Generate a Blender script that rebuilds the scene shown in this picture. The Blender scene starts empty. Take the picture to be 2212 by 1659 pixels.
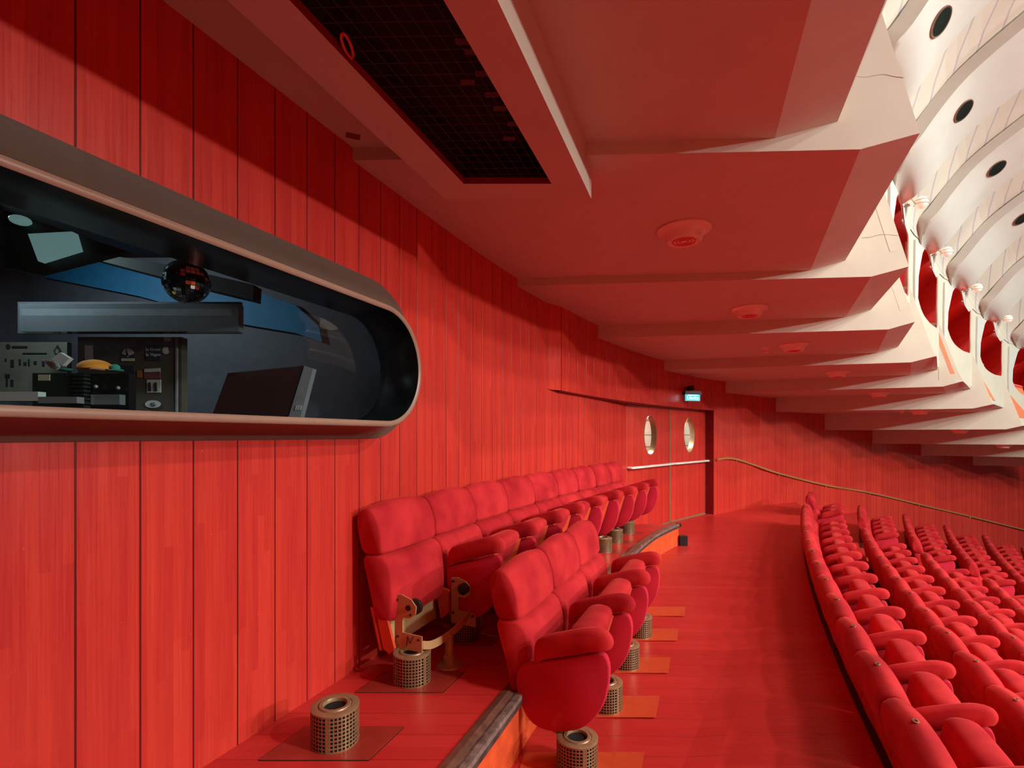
import bpy, math, random
from mathutils import Vector, Matrix
random.seed(4)
S = bpy.context.scene
C = S.collection
PI = math.pi
F = 1100.0                       # focal length in pixels of the 2212 px wide frame
EYE = 1.6
def wp(px, py, Y):               # a point seen at a pixel, at its own depth
    return Vector(((px - 1106) / F * Y, Y, EYE - (py - 940) / F * Y))

# ------------------------------------------------------------------ materials
def new_mat(name):
    m = bpy.data.materials.new(name); m.use_nodes = True
    nt = m.node_tree; nt.nodes.clear()
    out = nt.nodes.new('ShaderNodeOutputMaterial')
    b = nt.nodes.new('ShaderNodeBsdfPrincipled')
    nt.links.new(b.outputs[0], out.inputs[0])
    return m, nt, b
def nd(nt, typ, **kw):
    n = nt.nodes.new(typ)
    for k, v in kw.items():
        if hasattr(n, k): setattr(n, k, v)
    return n
def math_n(nt, op, a, b=None):
    n = nt.nodes.new('ShaderNodeMath'); n.operation = op
    for i, v in enumerate((a, b)):
        if v is None: continue
        if isinstance(v, (int, float)): n.inputs[i].default_value = v
        else: nt.links.new(v, n.inputs[i])
    return n.outputs[0]
def mixc(nt, fac, a, b, mode='MIX'):
    n = nt.nodes.new('ShaderNodeMix'); n.data_type = 'RGBA'; n.blend_type = mode
    for s, v in ((n.inputs[0], fac), (n.inputs[6], a), (n.inputs[7], b)):
        if isinstance(v, (int, float)): s.default_value = v
        elif isinstance(v, tuple): s.default_value = (*v, 1) if len(v) == 3 else v
        else: nt.links.new(v, s)
    return n.outputs[2]
def noise(nt, vec, scale, detail=3, rough=.5):
    n = nt.nodes.new('ShaderNodeTexNoise'); n.inputs['Scale'].default_value = scale
    n.inputs['Detail'].default_value = detail; n.inputs['Roughness'].default_value = rough
    if vec is not None: nt.links.new(vec, n.inputs['Vector'])
    return n.outputs['Fac']
def maprange(nt, v, a, b, c=0., d=1.):
    n = nt.nodes.new('ShaderNodeMapRange')
    nt.links.new(v, n.inputs[0])
    for i, x in enumerate((a, b, c, d)): n.inputs[i + 1].default_value = x
    return n.outputs[0]
def comb(nt, x, y, z=0.):
    n = nt.nodes.new('ShaderNodeCombineXYZ')
    for i, v in enumerate((x, y, z)):
        if isinstance(v, (int, float)): n.inputs[i].default_value = v
        else: nt.links.new(v, n.inputs[i])
    return n.outputs[0]
def wnoise(nt, vec):
    n = nt.nodes.new('ShaderNodeTexWhiteNoise'); n.noise_dimensions = '2D'
    nt.links.new(vec, n.inputs['Vector']); return n.outputs['Value']
def plain(name, col, rough=.5, metal=0., var=.12, scale=14., bump=0., spec=.5, emit=None, es=1., trans=0., coat=0.):
    m, nt, b = new_mat(name)
    tc = nd(nt, 'ShaderNodeTexCoord')
    f = noise(nt, tc.outputs['Object'], scale, 4, .6)
    f2 = maprange(nt, f, .3, .7)
    dark = tuple(c * (1 - var) for c in col); lite = tuple(min(1, c * (1 + var)) for c in col)
    nt.links.new(mixc(nt, f2, dark, lite), b.inputs['Base Color'])
    b.inputs['Roughness'].default_value = rough; b.inputs['Metallic'].default_value = metal
    b.inputs['Specular IOR Level'].default_value = spec
    b.inputs['Coat Weight'].default_value = coat
    if bump:
        bp = nd(nt, 'ShaderNodeBump'); bp.inputs['Strength'].default_value = bump; bp.inputs['Distance'].default_value = .004
        nt.links.new(noise(nt, tc.outputs['Object'], scale * 6, 3), bp.inputs['Height'])
        nt.links.new(bp.outputs[0], b.inputs['Normal'])
    if emit:
        b.inputs['Emission Color'].default_value = (*emit, 1); b.inputs['Emission Strength'].default_value = es
    if trans: b.inputs['Transmission Weight'].default_value = trans
    return m
def wood(name, dark, lite, plank, strip, seg, rough=.3, use_uv=True, groove=.0022, along_x=False, gdark=.25, spec=.5, scratch=0.):
    """vertical panelling (u along the wall, v up, both in metres) or floor boards (world x, y)"""
    m, nt, b = new_mat(name)
    if use_uv:
        src = nd(nt, 'ShaderNodeUVMap').outputs[0]
    else:
        src = nd(nt, 'ShaderNodeNewGeometry').outputs['Position']
    sp = nd(nt, 'ShaderNodeSeparateXYZ'); nt.links.new(src, sp.inputs[0])
    u, v = (sp.outputs[1], sp.outputs[0]) if along_x else (sp.outputs[0], sp.outputs[1])
    up = math_n(nt, 'DIVIDE', u, plank); pi_ = math_n(nt, 'FLOOR', up); fr = math_n(nt, 'FRACT', up)
    edge = math_n(nt, 'MULTIPLY', math_n(nt, 'MINIMUM', fr, math_n(nt, 'SUBTRACT', 1., fr)), plank)
    gmask = maprange(nt, edge, groove, groove * 1.8, 1., 0.)
    t1 = wnoise(nt, comb(nt, pi_, 3.3))
    us = math_n(nt, 'FLOOR', math_n(nt, 'DIVIDE', u, strip))
    off = wnoise(nt, comb(nt, us, 7.7))
    vs = math_n(nt, 'FLOOR', math_n(nt, 'ADD', math_n(nt, 'DIVIDE', v, seg), math_n(nt, 'MULTIPLY', off, 9.)))
    t2 = wnoise(nt, comb(nt, us, vs))
    gr = noise(nt, comb(nt, math_n(nt, 'MULTIPLY', u, 120.), math_n(nt, 'MULTIPLY', v, 2.2)), 1., 4, .65)
    g2 = maprange(nt, gr, .3, .7)
    t = math_n(nt, 'ADD', math_n(nt, 'ADD', math_n(nt, 'MULTIPLY', t1, .22), math_n(nt, 'MULTIPLY', t2, .40)), math_n(nt, 'MULTIPLY', g2, .38))
    col = mixc(nt, t, dark, lite)
    if scratch:
        sv = noise(nt, comb(nt, math_n(nt, 'MULTIPLY', u, 5.), math_n(nt, 'MULTIPLY', v, 26.)), 1.6, 5, .7)
        sm = maprange(nt, sv, .735, .76, 0., scratch)
        spk = maprange(nt, noise(nt, src, 42., 2), .755, .78, 0., scratch * .8)
        col = mixc(nt, math_n(nt, 'MAXIMUM', sm, spk), col, (.85, .30, .16))
    col = mixc(nt, gmask, col, tuple(c * gdark for c in dark))
    nt.links.new(col, b.inputs['Base Color'])
    nt.links.new(maprange(nt, g2, 0, 1, rough - .05, rough + .09), b.inputs['Roughness'])
    b.inputs['Specular IOR Level'].default_value = spec
    bp = nd(nt, 'ShaderNodeBump'); bp.inputs['Strength'].default_value = .5; bp.inputs['Distance'].default_value = .003
    nt.links.new(math_n(nt, 'ADD', math_n(nt, 'MULTIPLY', gmask, -1.), math_n(nt, 'MULTIPLY', g2, .03)), bp.inputs['Height'])
    nt.links.new(bp.outputs[0], b.inputs['Normal'])
    return m
def velvet(name, dark, lite, sheen=.35, scale=5.):
    m, nt, b = new_mat(name)
    tc = nd(nt, 'ShaderNodeTexCoord'); oi = nd(nt, 'ShaderNodeObjectInfo')
    vv = nd(nt, 'ShaderNodeVectorMath', operation='ADD')
    nt.links.new(tc.outputs['Object'], vv.inputs[0])
    nt.links.new(comb(nt, math_n(nt, 'MULTIPLY', oi.outputs['Random'], 31.), math_n(nt, 'MULTIPLY', oi.outputs['Random'], 17.)), vv.inputs[1])
    a = noise(nt, vv.outputs[0], scale, 3, .55); f = noise(nt, vv.outputs[0], 220., 2)
    t = math_n(nt, 'ADD', math_n(nt, 'MULTIPLY', maprange(nt, a, .32, .68), .8), math_n(nt, 'MULTIPLY', f, .2))
    nt.links.new(mixc(nt, t, dark, lite), b.inputs['Base Color'])
    b.inputs['Roughness'].default_value = .85; b.inputs['Specular IOR Level'].default_value = .12
    b.inputs['Sheen Weight'].default_value = sheen; b.inputs['Sheen Roughness'].default_value = .35
    b.inputs['Sheen Tint'].default_value = (1, .16, .13, 1)
    bp = nd(nt, 'ShaderNodeBump'); bp.inputs['Strength'].default_value = .12; bp.inputs['Distance'].default_value = .004
    nt.links.new(a, bp.inputs['Height']); nt.links.new(bp.outputs[0], b.inputs['Normal'])
    return m
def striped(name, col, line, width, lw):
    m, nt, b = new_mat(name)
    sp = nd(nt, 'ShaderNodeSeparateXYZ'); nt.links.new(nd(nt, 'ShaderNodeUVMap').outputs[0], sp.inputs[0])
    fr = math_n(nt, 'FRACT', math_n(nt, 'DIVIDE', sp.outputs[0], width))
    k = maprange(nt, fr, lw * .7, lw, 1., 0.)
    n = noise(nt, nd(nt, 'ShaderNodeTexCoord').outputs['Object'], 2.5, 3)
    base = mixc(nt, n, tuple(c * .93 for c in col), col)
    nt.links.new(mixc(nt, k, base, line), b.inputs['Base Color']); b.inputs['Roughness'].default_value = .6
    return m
M = {}
M['wall'] = wood('lacquered_panelling', (.43, .018, .019), (.66, .051, .028), .193, .031, .85, .30, spec=.35, scratch=.45)
M['wallp'] = wood('lacquered_panelling_far', (.43, .018, .019), (.66, .051, .028), .26, .026, 2.6, .22, spec=.45)
M['floor'] = wood('red_floor_boards', (.48, .020, .019), (.64, .038, .031), .17, .085, 1.6, .30, use_uv=False, along_x=True, groove=.0011, gdark=.65)
M['riser'] = plain('orange_riser_board', (.66, .085, .025), .35, var=.2, scale=9)
M['plate'] = plain('orange_floor_plate', (.62, .075, .026), .32, var=.10)
M['plate_dark'] = plain('red_floor_plate', (.34, .030, .020), .32, var=.2, scale=6)
M['plaster'] = plain('cream_plaster', (.545, .505, .415), .75, var=.04, scale=3., bump=.10)
M['white'] = plain('white_rib_plaster', (.53, .54, .50), .55, var=.03, scale=4.)
M['span'] = striped('cream_painted_light_stripes', (.57, .54, .46), (.40, .375, .40), .36, .13)  # lilac stripes paint reflections and shadow lines into the plaster colour
M['velvet'] = velvet('red_velvet', (.34, .008, .016), (.62, .030, .034), .35, 4.)
M['velvet_side'] = velvet('deep_red_velvet', (.50, .018, .042), (.60, .024, .052), .22)
M['seatboard'] = plain('orange_seat_board', (.62, .07, .02), .4)
M['frame'] = plain('bronze_frame_painted_shade', (.115, .075, .058), .45, var=.05)  # same bronze as the rim; shade of the hollow flare put into the colour
M['rim'] = plain('bronze_rim_painted_light', (.32, .185, .13), .40, var=.05)  # same bronze as the flare, lightened where the rim catches light
M['dark'] = plain('dark_lining', (.006, .012, .011), .25, var=.3)
M['black'] = plain('black_plastic', (.010, .010, .010), .35, var=.2)
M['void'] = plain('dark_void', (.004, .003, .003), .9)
M['gold'] = plain('gold_enamel_mesh', (.36, .22, .115), .38, metal=.55, var=.15, scale=30)
M['lid'] = plain('gold_enamel_lid', (.33, .20, .105), .42, metal=.3, var=.15, scale=30)
M['grey_mesh'] = plain('grey_filter', (.16, .15, .13), .6, var=.4, scale=160)
M['cream_metal'] = plain('cream_painted_steel', (.50, .30, .14), .4, var=.08)
M['post'] = plain('gold_painted_post', (.42, .27, .12), .4, metal=.3)
M['brass'] = plain('polished_brass', (.62, .36, .14), .34, metal=.55, var=.1)
M['nose_a'] = plain('worn_bronze_nosing', (.30, .18, .125), .3, metal=.6, var=.35, scale=18)
M['nose_c'] = plain('scuffed_grey_nosing', (.26, .20, .17), .38, metal=.4, var=.6, scale=22)
M['nose_b'] = plain('dark_rubber_nosing', (.055, .04, .038), .45, var=.6, scale=16)
M['black_trim'] = plain('black_step_edge', (.016, .011, .009), .4)
M['bronze_trim'] = plain('bronze_step_edge', (.10, .045, .02), .35, metal=.6)
M['bar'] = plain('white_push_bar', (.78, .72, .66), .3, var=.03)
M['jamb'] = plain('red_jamb_painted_shade', (.20, .008, .010), .5, spec=.2)  # jamb turned from the light, its shade put into the colour
M['bronze'] = plain('bronze_edge', (.30, .19, .11), .4, metal=.4)
M['pinkmetal'] = plain('painted_diffuser', (.80, .66, .56), .35, var=.03)
M['orangewall'] = plain('orange_parapet_panel', (.80, .20, .09), .5, var=.05)
M['redbox'] = plain('red_box_lining', (.70, .035, .028), .6, var=.05)
M['boxwood'] = wood('red_box_panelling', (.72, .050, .036), (.90, .090, .055), .26, .05, 2.6, .4)
M['redrail'] = plain('red_padded_rail', (.62, .06, .05), .6)
M['lens'] = plain('dark_green_lens', (.07, .10, .08), .18, metal=.85, var=.2, scale=5)
M['copper'] = plain('copper_ring', (.30, .15, .11), .3, metal=.7)
M['glass_globe'] = plain('opal_glass_globe', (.86, .80, .70), .15, var=.02, emit=(1., .9, .74), es=.25)
M['blue'] = plain('blue_booth_wall', (.004, .15, .32), .6)
M['greywall'] = plain('grey_blue_booth_wall', (.085, .085, .105), .6)
M['maroon'] = plain('maroon_case', (.045, .012, .012), .5)
M['cabinet'] = plain('brown_grey_cabinet', (.085, .065, .050), .5)
M['board'] = plain('grey_notice_board', (.13, .12, .09), .6)
M['beam'] = plain('dark_green_beam', (.012, .022, .016), .6)
M['silver'] = plain('pale_grey_metal', (.38, .37, .40), .35, metal=.3)
M['paper'] = plain('white_paper', (.62, .66, .66), .7, var=.04)
M['yellow'] = plain('yellow_plush', (.80, .30, .03), .9)
M['teal'] = plain('teal_plush', (.05, .30, .22), .9)
M['pink'] = plain('pink_plush', (.55, .25, .20), .9)
M['label'] = plain('pale_label', (.55, .55, .36), .7)
M['ink'] = plain('black_ink', (.012, .012, .014), .6)
M['stick_dark'] = plain('dark_sticker', (.03, .03, .05), .5)
M['stick_white'] = plain('white_sticker', (.55, .55, .55), .5)
M['stick_red'] = plain('maroon_sticker', (.22, .06, .07), .5)
M['stick_or'] = plain('orange_sticker', (.35, .12, .03), .5)
M['mirror'] = plain('mirror_facets', (.55, .62, .60), .06, metal=1., var=.5, scale=22)
M['clear'] = plain('clear_diffuser', (.55, .62, .66), .12, var=.05, trans=.75)
M['tube'] = plain('unlit_tube', (.45, .45, .48), .3)
M['lamp'] = plain('teal_panel_light', (.4, .6, .6), .5, emit=(.42, .80, .80), es=.22)
M['sign'] = plain('lit_exit_panel', (.05, .5, .55), .4, emit=(.06, .62, .72), es=.9)
M['sign_text'] = plain('lit_exit_letters', (.8, 1, 1), .4, emit=(.75, 1., 1.), es=1.2)
M['lobby'] = plain('lobby_cream_tile', (.78, .74, .62), .5, var=.03)
M['line'] = plain('dark_joint', (.16, .10, .08), .6)
M['crack'] = plain('plaster_crack', (.30, .25, .20), .8)
M['grid'] = plain('rust_red_wire', (.06, .015, .012), .5)
M['reddark'] = plain('dark_red_reveal', (.26, .02, .015), .5)
def glass_mat():
    m = bpy.data.materials.new('booth_pane'); m.use_nodes = True; nt = m.node_tree; nt.nodes.clear()
    out = nd(nt, 'ShaderNodeOutputMaterial'); mx = nd(nt, 'ShaderNodeMixShader')
    tr = nd(nt, 'ShaderNodeBsdfTransparent'); gl = nd(nt, 'ShaderNodeBsdfGlossy')
    tr.inputs[0].default_value = (.80, .88, .88, 1); gl.inputs['Roughness'].default_value = .02
    lw = nd(nt, 'ShaderNodeFresnel'); lw.inputs[0].default_value = 1.5
    nt.links.new(math_n(nt, 'MULTIPLY', lw.outputs[0], 1.0), mx.inputs[0])
    nt.links.new(tr.outputs[0], mx.inputs[1]); nt.links.new(gl.outputs[0], mx.inputs[2]); nt.links.new(mx.outputs[0], out.inputs[0])
    return m
M['pane'] = glass_mat()

# ------------------------------------------------------------------ mesh helpers
class MB:
    def __init__(s): s.v = []; s.f = []; s.uv = {}
    def add(s, pts, faces, uvs=None):
        o = len(s.v); s.v += [Vector(p) for p in pts]
        for f in faces:
            s.f.append([i + o for i in f])
        if uvs:
            for i, q in enumerate(uvs): s.uv[o + i] = q
    def quad(s, a, b, c, d, uvs=None): s.add([a, b, c, d], [(0, 1, 2, 3)], uvs)
    def poly(s, pts): s.add(pts, [tuple(range(len(pts)))])
    def box(s, x0, x1, y0, y1, z0, z1, mat=None):
        p = [Vector((x, y, z)) for x in (x0, x1) for y in (y0, y1) for z in (z0, z1)]
        if mat: p = [mat @ q for q in p]
        s.add(p, [(0, 1, 3, 2), (4, 6, 7, 5), (0, 4, 5, 1), (2, 3, 7, 6), (0, 2, 6, 4), (1, 5, 7, 3)])
    def loft(s, rings, caps=True, closed=True):
        n = len(rings[0]); o = len(s.v)
        for r in rings: s.v += [Vector(p) for p in r]
        for i in range(len(rings) - 1):
            for j in range(n if closed else n - 1):
                k = (j + 1) % n
                s.f.append([o + i * n + j, o + i * n + k, o + (i + 1) * n + k, o + (i + 1) * n + j])
        if caps:
            s.f.append([o + j for j in range(n)][::-1]); s.f.append([o + (len(rings) - 1) * n + j for j in range(n)])
    def tube(s, path, r, n=10, caps=True):
        path = [Vector(p) for p in path]; rings = []
        for i, p in enumerate(path):
            t = (path[min(i + 1, len(path) - 1)] - path[max(i - 1, 0)]).normalized()
            a = t.cross(Vector((0, 0, 1)))
            if a.length < .05: a = t.cross(Vector((0, 1, 0)))
            a.normalize(); b = a.cross(t); rr = r[i] if isinstance(r, (list, tuple)) else r
            rings.append([p + a * (rr * math.cos(q * 2 * PI / n)) + b * (rr * math.sin(q * 2 * PI / n)) for q in range(n)])
        s.loft(rings, caps)
    def lathe(s, prof, n=28, mat=None, caps=True):
        rings = [[(mat or Matrix()) @ Vector((r * math.cos(2 * PI * q / n), r * math.sin(2 * PI * q / n), z)) for q in range(n)] for r, z in prof]
        s.loft(rings, caps)
    def sphere(s, c, r, nu=18, nv=10, sc=(1, 1, 1)):
        rings = [[Vector(c) + Vector((r * sc[0] * math.sin(PI * (i + .02) / (nv + .04)) * math.cos(2 * PI * j / nu), r * sc[1] * math.sin(PI * (i + .02) / (nv + .04)) * math.sin(2 * PI * j / nu), -r * sc[2] * math.cos(PI * (i + .02) / (nv + .04)))) for j in range(nu)] for i in range(nv + 1)]
        s.loft(rings)
    def build(s, name, mat, parent=None, smooth=False, origin=None, solid=0.):
        v = s.v
        if parent is not None and origin != 'local':
            inv = tmat(parent).inverted(); v = [inv @ p for p in v]
        elif isinstance(origin, Vector):
            v = [p - origin for p in v]
        me = bpy.data.meshes.new(name); me.from_pydata([tuple(p) for p in v], [], s.f); me.update()
        if s.uv:
            ul = me.uv_layers.new(name='UVMap')
            for l in me.loops: ul.data[l.index].uv = s.uv.get(l.vertex_index, (0, 0))
        me.materials.append(mat)
        if smooth:
            for p in me.polygons: p.use_smooth = True
            try: me.set_sharp_from_angle(angle=math.radians(smooth if smooth is not True else 50))
            except Exception: pass
        o = bpy.data.objects.new(name, me); C.objects.link(o)
        if parent is not None: o.parent = parent
        elif isinstance(origin, Vector): o.location = origin
        if solid:
            md = o.modifiers.new('thickness', 'SOLIDIFY'); md.thickness = solid; md.offset = 0
        return o
def tmat(o):
    m = Matrix.Translation(o.location) @ o.rotation_euler.to_matrix().to_4x4()
    return tmat(o.parent) @ m if o.parent else m
def thing(name, label, cat, loc=(0, 0, 0), rz=0., group=None):
    o = bpy.data.objects.new(name, None); C.objects.link(o); o.location = loc; o.rotation_euler = (0, 0, rz)
    o.empty_display_size = .1
    o['label'] = label; o['category'] = cat
    if group: o['group'] = group
    return o
def tag(o, label, cat, group=None):
    o['label'] = label; o['category'] = cat
    if group: o['group'] = group
    return o
def struct(o, label=None):
    o['kind'] = 'structure'
    if label: o['label'] = label
    return o
def dup(root, loc, rz, label, group=None):
    r = root.copy(); C.objects.link(r); r.location = loc; r.rotation_euler = (0, 0, rz); r['label'] = label
    if group: r['group'] = group
    for ch in list(root.children):
        c = ch.copy(); C.objects.link(c); c.parent = r
        for g in ch.children:
            d = g.copy(); C.objects.link(d); d.parent = c
    return r
def cr(pts, n):                  # closed Catmull-Rom through 2-D points
    k = len(pts); out = []
    for i in range(n):
        t = i / n * k; a = int(t); f = t - a
        p0, p1, p2, p3 = (pts[(a + j - 1) % k] for j in range(4))
        out.append(tuple(.5 * (2 * p1[d] + (p2[d] - p0[d]) * f + (2 * p0[d] - 5 * p1[d] + 4 * p2[d] - p3[d]) * f * f + (3 * p1[d] - p0[d] - 3 * p2[d] + p3[d]) * f ** 3) for d in range(2)))
    return out
def crline(pts, n):              # open Catmull-Rom through n-D points
    k = len(pts); out = []
    for i in range(n):
        t = i / (n - 1) * (k - 1); a = min(int(t), k - 2); f = t - a
        g = lambda j: pts[min(max(j, 0), k - 1)]
        p0, p1, p2, p3 = g(a - 1), g(a), g(a + 1), g(a + 2)
        out.append(tuple(.5 * (2 * p1[d] + (p2[d] - p0[d]) * f + (2 * p0[d] - 5 * p1[d] + 4 * p2[d] - p3[d]) * f * f + (3 * p1[d] - p0[d] - 3 * p2[d] + p3[d]) * f ** 3) for d in range(len(p1))))
    return out
def rot_t(ang, loc): return Matrix.Translation(loc) @ Matrix.Rotation(ang, 4, 'Z')
def text_mesh(s, size, mat, name, parent, origin, xdir, ydir, align='CENTER'):
    cu = bpy.data.curves.new(name, 'FONT'); cu.body = s; cu.size = size; cu.align_x = align; cu.align_y = 'CENTER'; cu.extrude = .0008
    ob = bpy.data.objects.new(name + '_tmp', cu); C.objects.link(ob)
    dg = bpy.context.evaluated_depsgraph_get(); me = bpy.data.meshes.new_from_object(ob.evaluated_get(dg))
    C.objects.unlink(ob); bpy.data.objects.remove(ob)
    X = Vector(xdir).normalized(); Y = Vector(ydir).normalized(); Z = X.cross(Y)
    mm = Matrix((X, Y, Z)).transposed().to_4x4(); mm.translation = Vector(origin)
    me.transform(tmat(parent).inverted() @ mm if parent else mm)
    me.materials.clear(); me.materials.append(mat)
    o = bpy.data.objects.new(name, me); C.objects.link(o)
    if parent: o.parent = parent
    return o

# ------------------------------------------------------------------ plan of the room
T22 = Vector((.3830, .9238, 0)); N22 = Vector((.9238, -.3830, 0))
W0 = Vector((-2.047, 0, 0))
def wl(u, z, p=0.):              # point on the straight panelled wall: u along it, p out into the room
    q = W0 + T22 * u + N22 * p; return Vector((q.x, q.y, z))
U1 = 3.7 / .9238                 # the straight part ends here, then the wall bends
arc = []                         # bend: from (-.512,3.7) heading 22.5 deg to (4.13,10.44)
th0 = math.radians(22.52); turn = math.radians(24.1); RR = 19.6
for i in range(33):
    a = th0 + turn * i / 32
    arc.append((-.512 + RR * (math.cos(th0) - math.cos(a)), 3.7 + RR * (math.sin(a) - math.sin(th0))))
sx = 4.07 - arc[-1][0]; sy = 10.29 - arc[-1][1]
arc = [(x + sx * i / 32, y + sy * i / 32) for i, (x, y) in enumerate(arc)]
FAR = [(4.07, 10.29), (5.67, 11.66), (6.24, 12.06), (8.15, 13.3), (10.25, 14.5), (12.4, 15.45), (14.8, 16.37), (17.2, 17.15), (20., 17.9)]
DOOR_L, DOOR_M, DOOR_R = (1.80, 8.05), (2.875, 9.28), (3.95, 10.41)
HB = {0: 1.58, 1: 1.51, 2: 1.437, 3: 1.273, 4: 1.11, 5: .879, 6: .552, 7: .135, 8: -.243, 9: -.618, 10: -.967, 11: -1.34}

def wall_strip(mb, pts, z0, z1, u0=0.):
    u = u0
    for i, (a, b) in enumerate(zip(pts, pts[1:])):
        l = math.hypot(b[0] - a[0], b[1] - a[1])
        za = z0[i] if isinstance(z0, list) else z0; zb = z0[i + 1] if isinstance(z0, list) else z0
        mb.quad((a[0], a[1], za), (b[0], b[1], zb), (b[0], b[1], z1), (a[0], a[1], z1), [(u, za), (u + l, zb), (u + l, z1), (u, z1)])
        u += l
    return u
# straight wall with the rounded opening of the booth window
FC, FR_, FU = EYE + .4485, .4765, 3.2            # flange: centre height, radius, u of its round end's centre
RC, RRr, RU = EYE + .3675, .3225, 3.015          # front rim
def stadium(uc, zc, r, n=28, ul=-.8):
    pts = [(ul, zc - r)] + [(ul + (uc - ul) * i / 12, zc - r) for i in range(1, 12)]
    pts += [(uc + r * math.sin(PI * i / n), zc - r * math.cos(PI * i / n)) for i in range(n + 1)]
    pts += [(uc - (uc - ul) * i / 12, zc + r) for i in range(1, 12)] + [(ul, zc + r)]
    return pts
HR = .36                                          # opening cut in the wall, hidden under the flange
mb = MB()
hole = stadium(3.15, FC - .03, HR)
nh = len(hole); o = 0
def uvp(u, z): return wl(u, z), (u, z)
UL, UR, ZB, ZT = -6.6, U1, -.05, 3.4
outer = []
for (u, z) in hole:
    if z <= FC - .03 - HR + .02 and u < 3.15: outer.append((u, ZB))
    elif z >= FC - .03 + HR - .02 and u < 3.15: outer.append((u, ZT))
    else:
        a = math.atan2(z - (FC - .03), u - 3.15); outer.append((UR, FC - .03 + (UR - 3.15) * math.tan(max(-1.2, min(1.2, a)))))
outer = [(u, max(ZB, min(ZT, z))) for u, z in outer]
for i in range(nh - 1):
    a, b, c, d = hole[i], hole[i + 1], outer[i + 1], outer[i]
    mb.quad(*[wl(*q) for q in (d, c, b, a)], [d, c, b, a])
# corners at the round end
ci = [i for i in range(nh - 1) if outer[i][0] < UR and outer[i + 1][0] == UR] + [i for i in range(nh - 1) if outer[i][0] == UR and outer[i + 1][0] < UR]
for i in ci:
    a, b = outer[i], outer[i + 1]; z = ZB if min(a[1], b[1]) < 1.6 else ZT
    mb.add([wl(*a), wl(*b), wl(UR, z)], [(0, 1, 2)], [a, b, (UR, z)])
q = [(UL, ZB), (-.8, ZB), (-.8, ZT), (UL, ZT)]; mb.quad(*[wl(*p) for p in q], q)
uend = wall_strip(mb, arc[:10], -.05, 3.4, U1)                    # on round the bend to where the door recess starts
k = 9; rec = [arc[9], DOOR_L]
u2 = wall_strip(mb, rec, -.05, 2.14, uend)
wall_strip(mb, [arc[9], arc[10], arc[11], arc[12], arc[13]], -.05, 3.4, uend) if False else None
struct(mb.build('wall_left', M['wall'], solid=.02))
# bulkhead over the recessed doors
bl = []
for i in range(9, 33):
    x, y = arc[i]; d = .075 * (32 - i) / 23
    bl.append((x + d * .86, y - d * .5))
mb = MB(); u3 = wall_strip(mb, bl, 2.10, 3.4, uend)
mb.quad((bl[0][0], bl[0][1], 2.10), (arc[8][0], arc[8][1], 2.10), (arc[8][0], arc[8][1], 3.4), (bl[0][0], bl[0][1], 3.4), [(0, 2.1), (.1, 2.1), (.1, 3.4), (0, 3.4)])
back = [arc[9], DOOR_L, DOOR_M, DOOR_R]; 
mb.poly([(x, y, 2.10) for x, y in bl[::-1]] + [(x - .05, y + .05, 2.10) for x, y in back])
struct(mb.build('wall_bulkhead', M['wallp'], solid=.015))
# far curved wall
mb = MB(); wall_strip(mb, FAR, [-.05, -.05, -.3, -1.2, -1.7, -2.3, -2.9, -3.5, -4.2], 3.0, u3); struct(mb.build('wall_far', M['wallp'], solid=.02))
mb = MB(); mb.box(-7, 9.3, -2.9, -2.6, -4, 9); struct(mb.build('wall_back_blocker', M['riser']))  # unseen wall added behind the camera to shade the left wall
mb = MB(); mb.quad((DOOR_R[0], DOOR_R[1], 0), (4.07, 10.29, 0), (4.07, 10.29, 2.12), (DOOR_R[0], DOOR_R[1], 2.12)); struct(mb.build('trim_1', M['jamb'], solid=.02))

# ------------------------------------------------------------------ floor, platform
def rowA(Y): return .865 + .351 * Y + .0144 * Y * Y             # plan of the top of the aisle row's backs
def rowdir(Y):
    s = .351 + .0288 * Y; l = math.hypot(1, s); return (s / l, 1 / l)
def rowpt(Y, off):                                              # off: metres from that line toward the stage
    t = rowdir(Y); return (rowA(Y) + t[1] * off, Y - t[0] * off)
def edgeoff(k): return .03 + .87 * k                            # step edge behind row k
Ys = [-1.5 + i * .5 for i in range(33)]
riser = [(-1.78, -2.), (-.986, 0), (-.588, 1.), (-.011, 2.45), (.11, 2.754), (.46, 3.60), (.87, 4.6), (1.30, 5.55), (1.85, 6.6), (2.42, 7.42)]
riser = [tuple(p) for p in crline(riser, 46)]
mb = MB()
e0 = [rowpt(Y, edgeoff(0)) for Y in Ys if Y <= 10.6]
pts = [(x, y, 0) for x, y in e0]
L = [(-1.9, -2.)] + [(x - .1, y) for x, y in riser] + [(1.5, 7.5), (1.75, 8.1), DOOR_M, (4.05, 10.47), (5.72, 11.75)]
mb.poly([(x, y, 0) for x, y in L] + [(6.3, 12.15, -.02), (7.0, 12.6, -.04)] + pts[::-1])
struct(mb.build('floor', M['floor'], solid=0))
mb = MB()
wside = [(wl(u, 0).x, wl(u, 0).y) for u in (-2.2, 0, 2, U1)] + arc[1:10] + [(1.44, 7.42)]
mb.poly([(x, y, .3) for x, y in riser[::-1]] + [(x, y, .3) for x, y in wside])
struct(mb.build('floor_platform', M['floor'], solid=0))
mb = MB(); wall_strip(mb, riser, 0., .29)
mb.quad((2.42, 7.42, 0), (1.44, 7.42, 0), (1.44, 7.42, .3), (2.42, 7.42, .3))
mb.uv = {}
struct(mb.build('trim_2', M['riser'], solid=.012))
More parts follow.
